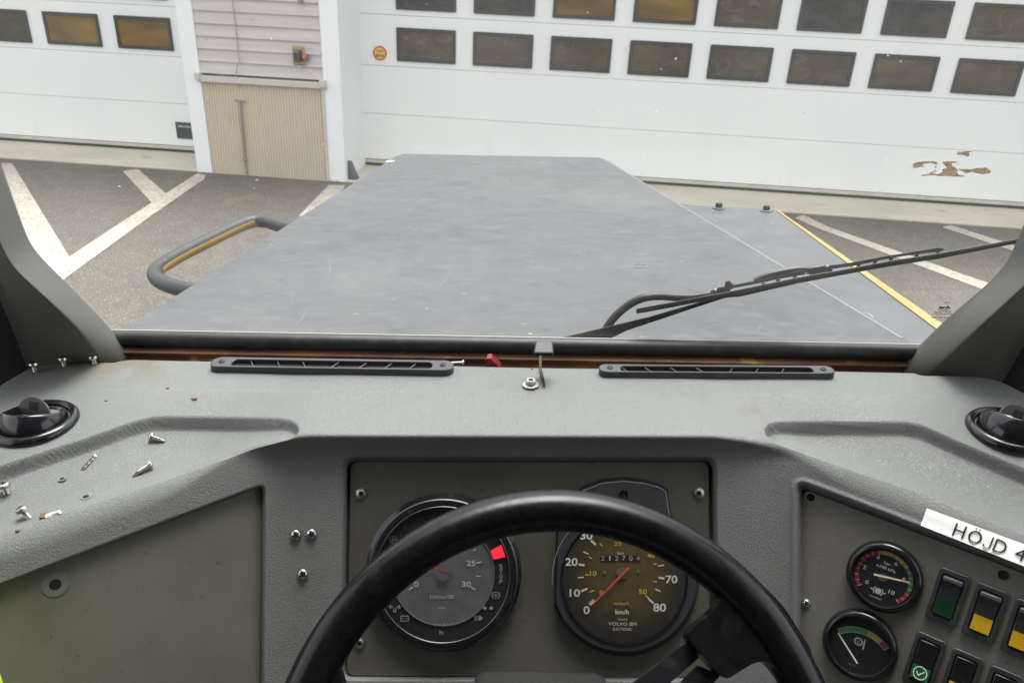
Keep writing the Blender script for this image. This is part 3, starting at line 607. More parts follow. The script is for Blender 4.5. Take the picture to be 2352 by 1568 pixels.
# pillars
def pillar(A, B, C, side, dpx):
    rows = []
    for i in range(len(A)):
        pa = Yp(*A[i], .79); z = pa.z; pa = Yp(*A[i], min(.79, gy(z)-.012)); off = gy(z)-.80
        ya = pa.y; kb = (.03, .045, .07)[i] if i < 3 else .095; pb = Yp(*B[i], ya-kb); pc = Yp(*C[i], ya-kb*.80); pd = Yp(C[i][0]+side*dpx, C[i][1]+20, ya-kb*.8); pe = Vector((pd.x+side*.13, pd.y+.03, pd.z))
        pr = Vector((pa.x*1.05+side*.03, pa.y*1.05, pa.z*1.05))
        rows.append([pr, pa.lerp(pr, .12), pa, pa.lerp(pb, .12), pa.lerp(pb, .5), pb.lerp(pa, .10), pb, pb.lerp(pc, .10), pb.lerp(pc, .5), pc.lerp(pb, .12), pc, pc.lerp(pd, .25), pd, pe])
    n = len(rows[0]); vs = [p for r_ in rows for p in r_]
    fs = [(i*n+k, i*n+k+1, (i+1)*n+k+1, (i+1)*n+k) for i in range(len(rows)-1) for k in range(n-1)]
    if side > 0: fs = [f[::-1] for f in fs]
    m = MB(V); m.add(vs, fs); m.mi = [1 if k >= n-3 else 0 for i in range(len(rows)-1) for k in range(n-1)]; return m.build('pillar_trim', [M_['pillar'], M_['blackmatt']], cab, sub=2, sharp=0)
pillar([(355, 880), (318, 826), (260, 758), (190, 683), (128, 623), (76, 570), (56, 523), (5, 385), (-50, 250), (-250, -300)],
       [(250, 880), (233, 831), (187, 761), (120, 697), (70, 650), (27, 612), (0, 560), (-55, 420), (-110, 280), (-320, -300)],
       [(95, 880), (79, 830), (52, 762), (22, 690), (0, 640), (-20, 592), (-50, 540), (-110, 400), (-170, 280), (-400, -300)], -1, 55)
pillar([(2020, 885), (2054, 850), (2115, 786), (2191, 713), (2263, 656), (2308, 608), (2326, 568), (2350, 515), (2390, 400), (2600, -300)],
       [(2115, 885), (2137, 858), (2200, 799), (2275, 727), (2352, 655), (2400, 612), (2420, 570), (2445, 515), (2490, 400), (2700, -300)],
       [(2275, 890), (2289, 862), (2325, 800), (2365, 735), (2430, 670), (2480, 625), (2500, 585), (2520, 530), (2570, 400), (2800, -300)], 1, 55)
# cab side panels, roof, rear wall, floor (out of the picture; they shade the dashboard)
for s_ in (-1, 1): a = MB(V); a.box((s_*.845, .03, -.95), (.09, 1.76, 1.06)); a.build('door_panel', M_['blackmatt'], cab, bevel=.01)
a = MB(V); a.box((0, -.31, .70), (1.85, 1.58, .06)); a.box((0, -1.13, -.2), (1.85, .06, 1.9)); a.box((-.9, -.70, .1), (.06, .9, 1.2)); a.box((.9, -.70, .1), (.06, .9, 1.2)); a.box((-.9, .2, .55), (.06, 1.0, .35)); a.box((.9, .2, .55), (.06, 1.0, .35)); a.build('roof', M_['roofliner'], cab, bevel=.02)
a = MB(V); a.box((0, -.15, -1.5), (1.8, 1.9, .05)); a.box((0, .80, -1.0), (1.6, .04, 1.0)); a.build('floor', M_['blackmatt'], cab)

# ------------------------------------------------------------------ wiper
wp = thing('windscreen_wiper', V @ Tr(*Gp(1350, 775, .03)), 'black windscreen wiper with curved hose resting across the outside of the glass', 'wiper')
K6 = 1020/2352*.583333
def w6(x, y): return (2180*.583333+x*K6, 1000*.583333+y*K6)
def flatpoly(mb, px, o0, o1, m=0):
    P = [Gp(*p, o0) for p in px]; Q = [Gp(*p, o1) for p in px]; n = len(P)
    mb.add(P+Q, [tuple(range(n)), tuple(range(2*n-1, n-1, -1))]+[((k+1) % n, k, k+n, (k+1) % n+n) for k in range(n)], m)
a = MB(V)   # arm: tapered base, sleeve, bar
flatpoly(a, [w6(60, 760), w6(860, 570), w6(865, 628), w6(660, 695), w6(560, 745), w6(430, 800), w6(60, 800)], .022, .034)
flatpoly(a, [w6(855, 572), w6(1180, 478), w6(1500, 385), w6(1900, 300), w6(2250, 225), w6(2250, 245), w6(1900, 325), w6(1545, 402), w6(1230, 505), w6(865, 628)], .024, .032)
a.build('wiper_arm', M_['blackplastic'], wp, bevel=.0015)
a = MB(V); hp = spline([Gp(*w6(*p), .030) for p in ((420, 800), (455, 720), (500, 640), (580, 545), (700, 450), (830, 395), (960, 382), (1100, 390), (1240, 392), (1400, 372), (1600, 330))], 8)
a.tube(hp, .0048, 12); a.build('hose', M_['black'], wp)
a = MB(V)   # rubber blade
flatpoly(a, [w6(748, 495), w6(1500, 358), (1831, 637), (1921, 621.5), (2048, 598), (2158, 581), (2365, 543.5), (2365, 547.5), (2158, 586), (2048, 603), (1921, 626.5), (1831, 642.5), w6(1500, 372), w6(752, 512)], .008, .016)
a.build('blade_rail', mat('blade_rail', (.10, .10, .09), .4), wp, bevel=.0008)
a = MB(V)
flatpoly(a, [w6(750, 512), w6(1500, 372), (1831, 642.5), (1921, 626.5), (2048, 603), (2158, 586), (2365, 547.5), (2365, 553), (2158, 594), (2048, 611), (1921, 634), (1831, 651), (1700, 681), w6(1500, 402), w6(830, 530), w6(755, 540)], .002, .012)
a.build('rubber_blade', M_['black'], wp)
a = MB(V)   # slotted yoke: upper web plus struts leaves open slots
up = [w6(1425, 335), w6(1500, 305), w6(1640, 280), w6(1850, 238), w6(2150, 172), w6(2352, 125), r6(985, 262), r6(1060, 255), r6(1180, 238), r6(1440, 190), r6(1600, 165), r6(1770, 138), r6(1805, 148)]
lo = [r6(1790, 160), r6(1600, 186), r6(1440, 208), r6(1190, 262), r6(1040, 284), r6(880, 318), r6(790, 333), w6(2210, 196), w6(2000, 235), w6(1850, 268), w6(1640, 308), w6(1540, 345), w6(1430, 352)]
flatpoly(a, up+lo, .016, .026)
def strut(p, q, wd): 
    flatpoly(a, [(p[0]-wd, p[1]), (p[0]+wd, p[1]), (q[0]+wd, q[1]), (q[0]-wd, q[1])], .012, .0255)
for x, y, yy in ((1760, 158, 215), (1615, 182, 235), (1440, 200, 248), (1330, 225, 262), (1215, 250, 292), (775, 330, 385), (660, 355, 398), (560, 380, 410)): strut(r6(x, y), r6(x-12, yy), 4.5)
flatpoly(a, [r6(1030, 283), r6(870, 316), r6(880, 345), r6(1035, 312)], .012, .024)
flatpoly(a, [w6(1550, 300), w6(1560, 250), w6(1600, 243), w6(1615, 265), w6(1640, 280)], .016, .030)
a.build('blade_yoke', M_['blackplastic'], wp, bevel=.0008)
for p in (w6(1470, 326), r6(1765, 146), r6(997, 268)): a = MB(V); a.lathe([(.0018, 0), (.0014, .001)], 12, 0, frame(Gp(*p, .0155), (1, 0, 0), (0, 0, 1), (0, -1, 0)), cap1=True); a.build('rivet', M_['sill'] if p[0] < 2000 else M_['railblack'], wp)
a = MB(V); a.tube(spline([Gp(*w6(*p), .034) for p in ((1820, 245), (1960, 190), (2150, 148), (2250, 140), (2352, 150))], 6), .004, 8); a.build('hose_clip', M_['black'], wp)

# ================================================================== DASHBOARD (one moulding, formed from its planes)
E0 = R(29); nC = np.array([0, -math.cos(E0), math.sin(E0)]); P0 = ray(1217, 1300)*.734
HR = np.array(onpl(1822, 1350, P0, nC)); HL = np.array(onpl(615, 1350, P0, nC))
nR, aR, uR = basis(36, 25); nL, aL, uL = basis(-36, 25)
OFF = .0095
def upl(pa, pb, el):     # undercut plane below the brow line pa-pb, tilted el degrees downwards
    pa, pb = np.array(pa), np.array(pb); t = pb-pa; t[2] = 0; t /= np.linalg.norm(t)
    n = np.array([t[1], -t[0], 0]);
    if n[1] > 0: n = -n
    return pa, n*math.cos(R(el))+np.array([0, 0, -math.sin(R(el))])
bC = upl(Tp(820, 1000), Tp(1700, 1002), 17); bL = upl(Tp(0, 1245), Tp(600, 1052), 28); bR = upl(Tp(1818, 1052), Tp(2352, 1252), 28)
WT = []      # the wings of the top slope down towards their brow
for s_, (ua, va), (ub, vb_), (uc, vc), P_, n_ in ((1, (2088, 1146), (2300, 1233), (2090, 965), HR+nR*OFF, nR), (-1, (264, 1157), (52, 1231), (262, 965), HL+nL*OFF, nL)):
    A_, B_, C_ = np.array(onpl(ua, va, P_, n_)), np.array(onpl(ub, vb_, P_, n_)), np.array(Tp(uc, vc))
    q_ = np.cross(B_-A_, C_-A_); q_ = q_/np.linalg.norm(q_); q_ = q_ if q_[2] > 0 else -q_; WT.append((s_, A_, q_))
def smin(a, b, k):
    h = np.clip(.5+.5*(b-a)/k, 0, 1); return b*(1-h)+a*h-k*h*(1-h)
def smax(a, b, k): return -smin(-a, -b, k)
def sstep(x): x = np.clip(x, 0, 1); return x*x*(3-2*x)
def sdpoly(u, v, P):
    d = np.full(u.shape, 1e18); s = np.ones(u.shape); n = len(P)
    for i in range(n):
        (ax, ay), (bx, by) = P[i], P[i-1]
        ex, ey = bx-ax, by-ay; wx, wy = u-ax, v-ay
        t = np.clip((wx*ex+wy*ey)/(ex*ex+ey*ey), 0, 1); dx, dy = wx-ex*t, wy-ey*t
        d = np.minimum(d, dx*dx+dy*dy)
        c1 = v >= ay; c2 = v < by; c3 = ex*wy > ey*wx
        s = np.where((c1 & c2 & c3) | (~c1 & ~c2 & ~c3), -s, s)
    return s*np.sqrt(d)
def sdline(u, v, P):
    d = np.full(u.shape, 1e18)
    for i in range(len(P)-1):
        (ax, ay), (bx, by) = P[i], P[i+1]; ex, ey = bx-ax, by-ay; wx, wy = u-ax, v-ay
        t = np.clip((wx*ex+wy*ey)/(ex*ex+ey*ey), 0, 1); d = np.minimum(d, (wx-ex*t)**2+(wy-ey*t)**2)
    return np.sqrt(d)
TLB = [(-500, 1290), (0, 1070), (90, 1040), (200, 1005), (300, 969), (345, 958), (380, 956), (640, 960), (668, 965), (686, 977), (687, 990), (676, 1003), (655, 1013)]
TLF = [(655, 1013), (583, 1032), (300, 1128), (0, 1225), (-500, 1420)]
TRB = [(2850, 1290), (2352, 1076), (2200, 1012), (2120, 976), (2085, 969), (2040, 968), (1790, 968), (1766, 973), (1756, 985), (1759, 999), (1775, 1014), (1800, 1026)]
TRF = [(1800, 1026), (1850, 1043), (2100, 1128), (2352, 1228), (2850, 1430)]
RC = rpoly([(786, 1046), (1648, 1046), (1652, 1566), (780, 1563)], 26)
RL = rpoly([(-700, 1604), (612, 1106), (604, 1900), (-700, 1900)], [5, 22, 5, 5])
RR = rpoly([(1830, 1104), (2352, 1304), (3000, 1566), (3000, 1900), (1828, 1900)], [22, 2, 5, 5, 5])
def dash(u, v):
    """surface point of the moulding for photo coordinates u, v (arrays)"""
    u = np.asarray(u, float); v = np.asarray(v, float)
    D = (u[..., None]-CX)/FPX*BV[0]-(v[..., None]-CY)/FPX*BV[1]+BV[2]
    def pd(P, n):
        q = D@np.array(n); t = np.where(q < -1e-3, np.dot(P, n)/np.minimum(q, -1e-3), 5.); return np.clip(t, 0, 5)
    dt = ZT/D[..., 2]
    x = np.abs(D[..., 0]*dt)
    w_ = sstep((x-.15)/.12)
    f = smin(pd(P0+nC*OFF, nC), pd(*bC), .010)
    f = smin(smin(f, pd(HR+nR*OFF, nR), .016), pd(HL+nL*OFF, nL), .016)
    for s_t, P_t, n_t in WT: dt = dt+sstep((D[..., 0]*dt*s_t-.18)/.11)*(smax(dt, np.dot(P_t, n_t)/np.minimum(D@n_t, -.05), .013)-dt)
    t = smax(dt, f, .008+.005*w_)
    top = sstep((dt-f)/.004+.5)          # 1 on the top face
    P = D*t[..., None]
    # trays
    for B_, F_ in ((TLB, TLF), (TRB, TRF)):
        sd_ = sdpoly(u, v, B_+F_[1:]); db = np.where(sd_ < 0, sdline(u, v, B_), 0); df = np.where(sd_ < 0, sdline(u, v, F_), 0)
        P[..., 2] -= .0125*sstep(db/6)*(.35+.65*sstep(df/70))*sstep(df/12)*(sd_ < 0)
    # slightly lower strip along the windscreen
    P[..., 2] -= .0016*sstep((898+(u-300)*.008-v)/10)*(v < 930)
    # recesses of the three plates, pushed along the view ray's own depth axis
    fd = np.zeros(u.shape)
    for poly, wd in ((RC, 22), (RL, 16), (RR, 20)):
        s_ = sdpoly(u, v, poly); fd = np.maximum(fd, sstep(-s_/wd)); fd = fd-.10*np.exp(-((s_-7)/6)**2)
    P += D*(fd*.0165)[..., None]
    return P
REAR = [(-700, 1150), (-300, 1010), (-100, 930), (0, 882), (39, 859), (64, 845), (104, 835), (149, 830), (208, 830), (262, 830), (277, 826), (300, 823.5), (330, 824), (408, 826), (700, 831), (1046, 838), (1217, 842), (1372, 844), (1916, 850), (2101, 854), (2112, 858), (2124, 860), (2200, 861), (2241, 862), (2270, 866), (2298, 873), (2330, 888), (2352, 900), (2500, 985), (3000, 1240)]
NU, NV = 940, 330
uu = np.linspace(-230, 2590, NU); rear = np.interp(uu, [p[0] for p in REAR], [p[1] for p in REAR])
tt = np.linspace(0, 1, NV); VV = rear[None, :]+(1790-rear[None, :])*tt[:, None]; UU = np.broadcast_to(uu[None, :], VV.shape)
PG = dash(UU, VV)
lip = PG[0].copy(); lip[:, 2] -= .0025; lip[:, 1] += .0012
sk = lip.copy(); sk[:, 2] -= .05
PG = np.concatenate([sk[None], lip[None], PG], 0)
nr = NV+2
Vn = np.array(V); pts = PG.reshape(-1, 3)@Vn[:3, :3].T+Vn[:3, 3]
dloc = V @ Vector((0, .5, -.55)); dsh = thing('dashboard', V @ Tr(0, .5, -.55), 'grey moulded vinyl dashboard with gauges, switches and blank plate', 'dashboard')
inv = np.array(dsh.matrix_world.inverted()); pts = pts@inv[:3, :3].T+inv[:3, 3]
i, j = np.meshgrid(np.arange(nr-1), np.arange(NU-1), indexing='ij'); b0 = (i*NU+j).ravel()
quads = np.stack([b0, b0+NU, b0+NU+1, b0+1], 1)
me = bpy.data.meshes.new('dash_moulding'); me.vertices.add(len(pts)); me.vertices.foreach_set('co', pts.astype(np.float32).ravel())
me.loops.add(quads.size); me.loops.foreach_set('vertex_index', quads.ravel().astype(np.int32)); me.polygons.add(len(quads))
me.polygons.foreach_set('loop_start', np.arange(0, quads.size, 4, dtype=np.int32)); me.polygons.foreach_set('loop_total', np.full(len(quads), 4, np.int32))
me.update(calc_edges=True); me.materials.append(M_['vinyl']); me.polygons.foreach_set('use_smooth', [True]*len(quads)); me.validate()
dm = bpy.data.objects.new('dash_moulding', me); COL.objects.link(dm); dm.parent = dsh
def Dp(u, v, lift=0.0):      # point on the moulding, lifted towards the driver
    p = dash(np.array([float(u)]), np.array([float(v)]))[0]; return Vector(p*(1-lift/np.linalg.norm(p)))

FC = V @ frame(P0, (1, 0, 0), (0, math.sin(E0), math.cos(E0)), nC)
FR = V @ frame(HR, aR, uR, nR); FL = V @ frame(HL, aL, uL, nL)
FCi, FRi, FLi = FC.inverted(), FR.inverted(), FL.inverted()
def c2(u, v, z=0): p = FCi @ (V @ onpl(u, v, P0+nC*z, nC)); return (p.x, p.y)
def q2(u, v, z=0): p = FRi @ (V @ onpl(u, v, HR+nR*z, nR)); return (p.x, p.y)
def l2_(u, v, z=0): p = FLi @ (V @ onpl(u, v, HL+nL*z, nL)); return (p.x, p.y)
PT = .0035      # plate face height over the recess datum
# plates
def plate(name, F, px, fn, rad, m, label=None, off=PT):
    a = MB(F); a.prism(rpoly([fn(*p) for p in px], rad), -.006, off-.001); o = a.build(name, m, dsh, bevel=.0008)
    if label: o['label'] = label
    return o
plate('instrument_panel', FC, [(805, 1061), (1628, 1062), (1632, 1555), (797, 1551)], lambda u, v: c2(u, v, PT), .006, M_['panelmid'])
plate('blank_panel', FL, [(-400, 1496), (603, 1118), (595, 1700), (-400, 1700)], lambda u, v: l2_(u, v, PT), [.002, .007, .002, .002], M_['panel'])
plate('switch_panel', FR, [(1829, 1146), (1851, 1126), (2352, 1317), (2700, 1450), (2700, 1800), (1838, 1800)], lambda u, v: q2(u, v, PT), .003, M_['panelwarm'])

def screwhead(mb, Mx, r, cross=True, h=.5, ms=0, mh=1, rot=0.6):
    mb.lathe([(r*1.02, 0), (r, r*.25), (r*.8, r*h), (r*.45, r*(h+.12)), (0.0001, r*(h+.15))], 20, ms, Mx)
    if cross:
        for k in range(2):
            mb.box((0, 0, r*(h+.13)), (r*1.15, r*.28, r*.12), mh, Mx @ Matrix.Rotation(rot+k*math.pi/2, 4, 'Z'))
def fixscrew(F, xy, z, r, rot=.6, torx=False, name='screw'):
    a = MB(F); Mx = Tr(xy[0], xy[1], z)
    if torx:
        a.lathe([(r*1.15, 0), (r*1.15, r*.12), (r*.85, r*.2), (r*.85, r*.6), (r*.7, r*.7), (r*.42, r*.72), (r*.38, r*.4)], 20, 0, Mx); a.disc(r*.4, r*.45, 6, 1, Mx)
    else: screwhead(a, Mx, r, rot=rot)
    return a.build(name, [M_['steel'] if torx else M_['chrome'], M_['hole']], dsh)
for p in ((830, 1133), (1605, 1132), (826, 1476), (1600, 1480)): fixscrew(FC, c2(*p, PT), PT-.001, .0046, torx=True)
for p in ((680, 1227), (716, 1225), (696, 1317)): fixscrew(FC, c2(*p, OFF), OFF+.001, .0050, rot=random.random())
fixscrew(FR, q2(1851, 1385, PT), PT-.001, .0040, rot=.3)
def hole(F, xy, z, r, ring=None, mring=None, name='drill_hole'):
    a = MB(F); a.disc(r, z+.0004, 20, 0, Tr(xy[0], xy[1], 0))
    if ring: a.ring([(xy[0]+ring*math.cos(t), xy[1]+ring*math.sin(t)) for t in np.linspace(0, 2*math.pi, 24, endpoint=False)], [(xy[0]+r*math.cos(t), xy[1]+r*math.sin(t)) for t in np.linspace(0, 2*math.pi, 24, endpoint=False)], z-.0002, z+.0006, 1)
    return a.build(name, [M_['hole'], mring or M_['steel']], dsh)
hole(FL, l2_(127, 1342, PT), PT-.001, .0046, .0100, mat('washer_print', (.12, .12, .10), .5))
hole(FR, q2(1862, 1142, PT), PT-.001, .0040, .0046); hole(FR, q2(2304, 1320, PT), PT-.001, .0040, .0045)
TM = V @ frame((0, 0, ZT), (1, 0, 0), (0, 1, 0), (0, 0, 1))
def surfM(u, v, lift=0.0, n=(0, 0, 1)):   # upright frame standing on the moulding at photo point u, v
    p = Dp(u, v); return V @ frame(p+Vector(n)*lift, (1, 0, 0), (0, 1, 0), (0, 0, 1))
for u, v, r_ in ((135, 1074, .0022), (192, 1122, .0026)):
    a = MB(surfM(u, v, .0006)); a.disc(r_, .0003, 16, 0); a.ring([(r_*1.6*math.cos(t), r_*1.6*math.sin(t)) for t in np.linspace(0, 6.283, 20, endpoint=False)], [(r_*math.cos(t), r_*math.sin(t)) for t in np.linspace(0, 6.283, 20, endpoint=False)], -.0004, .0004, 1)
    a.build('drill_hole', [M_['hole'], mat('lifted_vinyl', (.17, .175, .17), .5)], dsh)

# ------------------------------------------------------------------ defroster vents on the top
def defroster(u0, u1, vf, vr, webs, k):
    a0, a1 = Tp(u0, vf[0], ZT+.001), Tp(u1, vf[1], ZT+.001); b0_, b1 = Tp(u0+4, vr[0], ZT+.001), Tp(u1-2, vr[1], ZT+.001)
    x = (a1-a0); L_ = x.length; x.normalize(); wdt = ((b0_-a0).length+(b1-a1).length)/2; y = Vector((-x.y, x.x, 0)); o = (a0+a1+b0_+b1)/4
    M = V @ frame(o, x, y, (0, 0, 1)); m = MB(M); W_ = wdt; H_ = .0048
    outl = rrect(0, 0, L_, W_, W_*.42, 5); il = L_-.046; innl = rrect(0, -.001, il, W_*.66, W_*.24, 5)
    m.ring(outl, innl, -.004, H_, 0)
    for q in webs:
        xx = -L_/2+L_*q; sgn = -1 if q < .5 else 1
        m.add([(xx-.0009, -W_*.30, -.003), (xx+.0009, -W_*.30, -.003), (xx+.0009+sgn*.006, W_*.29, -.003), (xx-.0009+sgn*.006, W_*.29, -.003), (xx-.0009, -W_*.30, H_-.0012), (xx+.0009, -W_*.30, H_-.0012), (xx+.0009+sgn*.006, W_*.29, H_-.0012), (xx-.0009+sgn*.006, W_*.29, H_-.0012)],
              [(0, 1, 5, 4), (1, 2, 6, 5), (2, 3, 7, 6), (3, 0, 4, 7), (4, 5, 6, 7)], 0)
    m.prism(rrect(0, 0, il+.004, W_*.66, W_*.2, 4), -.004, -.0002, 1)
    v_ = m.build('defroster_vent', [M_['blackplastic'], M_['hole']], dsh, bevel=.0010)
    for s_ in (-1, 1):
        c_ = MB(M); Mx = Tr(s_*(L_/2-.0115), 0, H_-.0005); screwhead(c_, Mx, .0033, rot=.4+s_); c_.build('screw', [M_['railblack'], M_['hole']], v_)
defroster(483, 1045, (850, 859), (827, 838), (.18, .29, .395, .50, .615, .72, .82), 0)
defroster(1373, 1916, (862, 866), (843, 851), (.12, .22, .33, .44, .55, .66, .77), 1)
# centre lever slot, lever and washer screw
def topM(u, v, z=0): return V @ frame(Tp(u, v, ZT+z), (1, 0, 0), (0, 1, 0), (0, 0, 1))
sp = [(1237, 845), (1243, 866), (1247, 887), (1253.5, 887), (1249, 866), (1243.5, 845)]
a = MB(V); a.poly([Tp(u, v, ZT+.0005) for u, v in sp]); a.build('lever_slot', M_['hole'], dsh)
LK = 150/1023*.583333
def lk(x, y): return (2050*.583333+x*LK, 1310*.583333+y*LK)
lv = thing('control_lever', V @ Tr(*Tp(1245, 872)), 'small control lever with a black knob rising from a slot in the dashboard', 'lever')
yl = Tp(1245, 866).y-.002
st = [Yp(*lk(x, y), yy) for x, y, yy in ((560, 1330, yl-.004), (545, 1180, yl), (535, 1000, yl+.001), (528, 850, yl+.001), (533, 600, yl), (540, 480, yl))]
a = MB(V); vs = []
for p in st: vs += [p+Vector((-.0013, 0, 0)), p+Vector((.0013, 0, 0)), p+Vector((.0013, .006, 0)), p+Vector((-.0013, .006, 0))]
a.add(vs, [(i*4+k, i*4+(k+1) % 4, i*4+4+(k+1) % 4, i*4+4+k) for i in range(len(st)-1) for k in range(4)]); a.build('lever_stem', mat('lever_metal', (.62, .58, .5), .35, .6), lv)
kb = [(335, 620), (345, 545), (895, 545), (890, 630)]
A4 = [Yp(*lk(x, y), yl-.006) for x, y in ((338, 625), (335, 540), (895, 545), (888, 632))]; B4 = [Yp(*lk(x, y), yl+.010) for x, y in ((375, 540), (400, 200), (868, 200), (880, 540))]
a = MB(V); a.add(A4+B4, [(0, 3, 2, 1), (4, 5, 6, 7), (1, 2, 6, 5), (0, 1, 5, 4), (2, 3, 7, 6), (3, 0, 4, 7)]); a.build('knob', mat('knob_black', (.012, .012, .013), .5), lv, bevel=.0022, bseg=3)
a = MB(V); a.poly([Yp(*lk(x, y), yl-.0068) for x, y in ((390, 560), (470, 560), (470, 622), (390, 622))]); a.poly([Yp(*lk(x, y), yl-.0068) for x, y in ((610, 565), (845, 565), (845, 628), (610, 628))]); a.build('knob_cavity', M_['hole'], lv)
a = MB(topM(1219, 884)); a.lathe([(.0085, 0), (.0085, .0012), (.0055, .0016)], 28, 0); a.lathe([(.0056, .0012), (.0056, .0052), (.0046, .0064), (.0026, .0064), (.0024, .004)], 24, 0); a.disc(.0026, .0045, 6, 1); a.build('screw', [M_['steel'], M_['hole']], dsh)

# ------------------------------------------------------------------ eyeball air vents
def eyeball(u, v, tilt, az, vrot, name='air_nozzle'):
    c = Tp(u, v); M = V @ frame(c, (1, 0, 0), (0, 1, 0), (0, 0, 1))
    m = MB(M); m.lathe([(.0385, -.002), (.0385, .002), (.0360, .0050), (.0335, .0052), (.0325, .0035), (.0315, .0045), (.0305, .0035), (.0300, -.006)], 56, 0)
    o = m.build(name, M_['blackgloss'], dsh, sharp=50)
    Mt = M @ Tr(0, 0, -.0022) @ Matrix.Rotation(az, 4, 'Z') @ Matrix.Rotation(tilt, 4, 'X')
    b = MB(Mt); prof = []
    rs_ = .0290; zc = .0138
    for k in range(0, 15):
        th = R(-20)+(math.asin(zc/rs_)-R(-20))*k/14; prof.append((rs_*math.cos(th), rs_*math.sin(th)))
    ro_ = prof[-1][0]; prof += [(ro_-.0012, zc+.0004), (ro_-.0020, zc-.001), (ro_-.003, 0), (ro_-.006, -.014), (.0001, -.016)]
    b.lathe(prof, 56, 0); bo = b.build('nozzle_ball', M_['blackgloss'], o, sharp=50)
    f_ = MB(Mt @ Matrix.Rotation(vrot, 4, 'Z')); rr = ro_-.0015; hp_ = []
    for k in range(25):
        th = math.pi*k/24; hp_.append((rr*math.cos(th), rr*.58*math.sin(th)))
    hp_ += [(-rr*.9, -.004), (rr*.9, -.004)]
    f_.prism(hp_, -.0008, .0008, 0, Tr(0, 0, zc-.001) @ Matrix.Rotation(R(90), 4, 'X'))
    for k in range(9): f_.box(((k-4)*.0016, -.0011, zc+.0050), (.0006, .0008, .008), 0)
    f_.box((0, 0, zc-.002), (rr*1.95, .0022, .003), 0)
    f_.build('vane', M_['blackplastic'], bo)
eyeball(79, 972, R(-21), R(-4), R(-24)); eyeball(2321, 989, R(-30), R(-42), R(60))

# ------------------------------------------------------------------ tachometer
def pxd(p, q): a_, b_ = Vector(c2(*p, .012)), Vector(c2(*q, .012)); return (a_-b_).length
ZD = .0115
T2 = lambda x, y, z=ZD: c2(*r2b(x, y), z)
tcx, tcy = T2(702, 812); MT = Tr(tcx, tcy, 0)
m = MB(FC); m.lathe([(.0735, PT), (.0735, PT+.004), (.0700, PT+.006), (.0695, .0155), (.0682, .0165), (.0630, .0160), (.0625, ZD)], 72, 0, MT)
m.lathe([(.0702, .0150), (.0699, .0160), (.0690, .0166)], 72, 1, MT)
tach = m.build('tachometer', [M_['blackgloss'], mat('bezel_glint', (.14, .14, .15), .4, .8)], dsh, sharp=50)
m = MB(FC); m.disc(.0628, ZD, 64, 0, MT); m.band(0, 0, 0.001, .0478, 0, 2*math.pi, ZD+.0003, 1, 64, MT); m.build('dial', [M_['dial'], M_['dialgrey']], tach)
m = MB(FC); m.ring([(.0484*math.cos(t), .0484*math.sin(t)) for t in np.linspace(0, 6.2832, 64, endpoint=False)], [(.0474*math.cos(t), .0474*math.sin(t)) for t in np.linspace(0, 6.2832, 64, endpoint=False)], ZD+.0002, ZD+.0014, 0, MT); m.build('dial_ring', mat('ring_grey', (.13, .13, .13), .4), tach)
KX = Vector(T2(1000, 800)).x-Vector(T2(0, 800)).x; KX /= 1000
m = MB(FC); z = ZD+.0012; zt = z+.0002
def tt_(s, x, y, h, wd=None, mi=0, bold=.02):
    if h < 30: bold = 0
    m.text(s, *T2(x, y), h*KX, z, mi, None, wd=None if wd is None else wd*KX, bold=bold)
for s, x, y, h, wd in (('25', 893, 740, 40, 62), ('30', 862, 884, 40, 66), ('0', 517, 884, 40, 34), ('20', 862, 590, 40, 62), ('1/minx100', 695, 970, 26, 160), ('VDO', 693, 1048, 13, 52), ('h', 690, 1215, 28, 24)): tt_(s, x, y, h, wd)
for i_, s in enumerate('STOP'): tt_(s, 1100, 762+i_*35, 28, 20)
for i_, s in enumerate('10193'): tt_(s, 650+i_*28, 1163, 16, 11, 1)
def tl(x0, y0, x1, y1, wd, mi=0, zz=0): m.line(T2(x0, y0), T2(x1, y1), wd*KX, z+zz, mi)
for q in ((930, 738, 965, 732, 9), (895, 905, 923, 922, 10), (928, 826, 962, 831, 7), (465, 922, 495, 905, 11), (905, 652, 928, 645, 7)): tl(*q)
# symbols: arrows, headlamp, battery, brake
for sx, c_ in ((-1, 1003), (1, 1018)):
    P_ = [T2(c_+sx*3, 1040), T2(c_+sx*14, 1040), T2(c_+sx*14, 1033), T2(c_+sx*30, 1048), T2(c_+sx*14, 1063), T2(c_+sx*14, 1056), T2(c_+sx*3, 1056)]
    m.poly([(x, y, z) for x, y in (P_ if sx < 0 else P_[::-1])], 1)
for k in range(5): tl(916, 1103+k*7, 940, 1103+k*7, 3, 1)
P_ = [T2(946+26*math.sin(t), 1117-17*math.cos(t)) for t in np.linspace(0, math.pi, 10)]; m.poly([(x, y, z) for x, y in P_[::-1]], 1)
for q in ((410, 1103, 466, 1103), (410, 1136, 466, 1136), (411, 1103, 411, 1136), (465, 1103, 465, 1136), (420, 1098, 430, 1098), (447, 1098, 457, 1098), (420, 1118, 430, 1118), (446, 1120, 456, 1120), (451, 1115, 451, 1125)): tl(*q, 4, 1)
for q in ((345, 1040, 360, 1040), (380, 1040, 395, 1040), (362, 1048, 362, 1072), (378, 1048, 378, 1072), (362, 1074, 378, 1074)): tl(*q, 5, 1)
for q in ((332, 1040, 345, 1028), (332, 1040, 345, 1052), (408, 1040, 395, 1028), (408, 1040, 395, 1052)): tl(*q, 7, 1, .0001)
bc = T2(1065, 960)
m.band(*bc, 19*KX, 22*KX, 0, 2*math.pi, z, 1, 24); m.band(*bc, 27*KX, 30*KX, R(-50), R(50), z, 1, 8); m.band(*bc, 27*KX, 30*KX, R(130), R(230), z, 1, 8); m.band(*bc, 0.0001, 8*KX, 0, 2*math.pi, z, 1, 10)
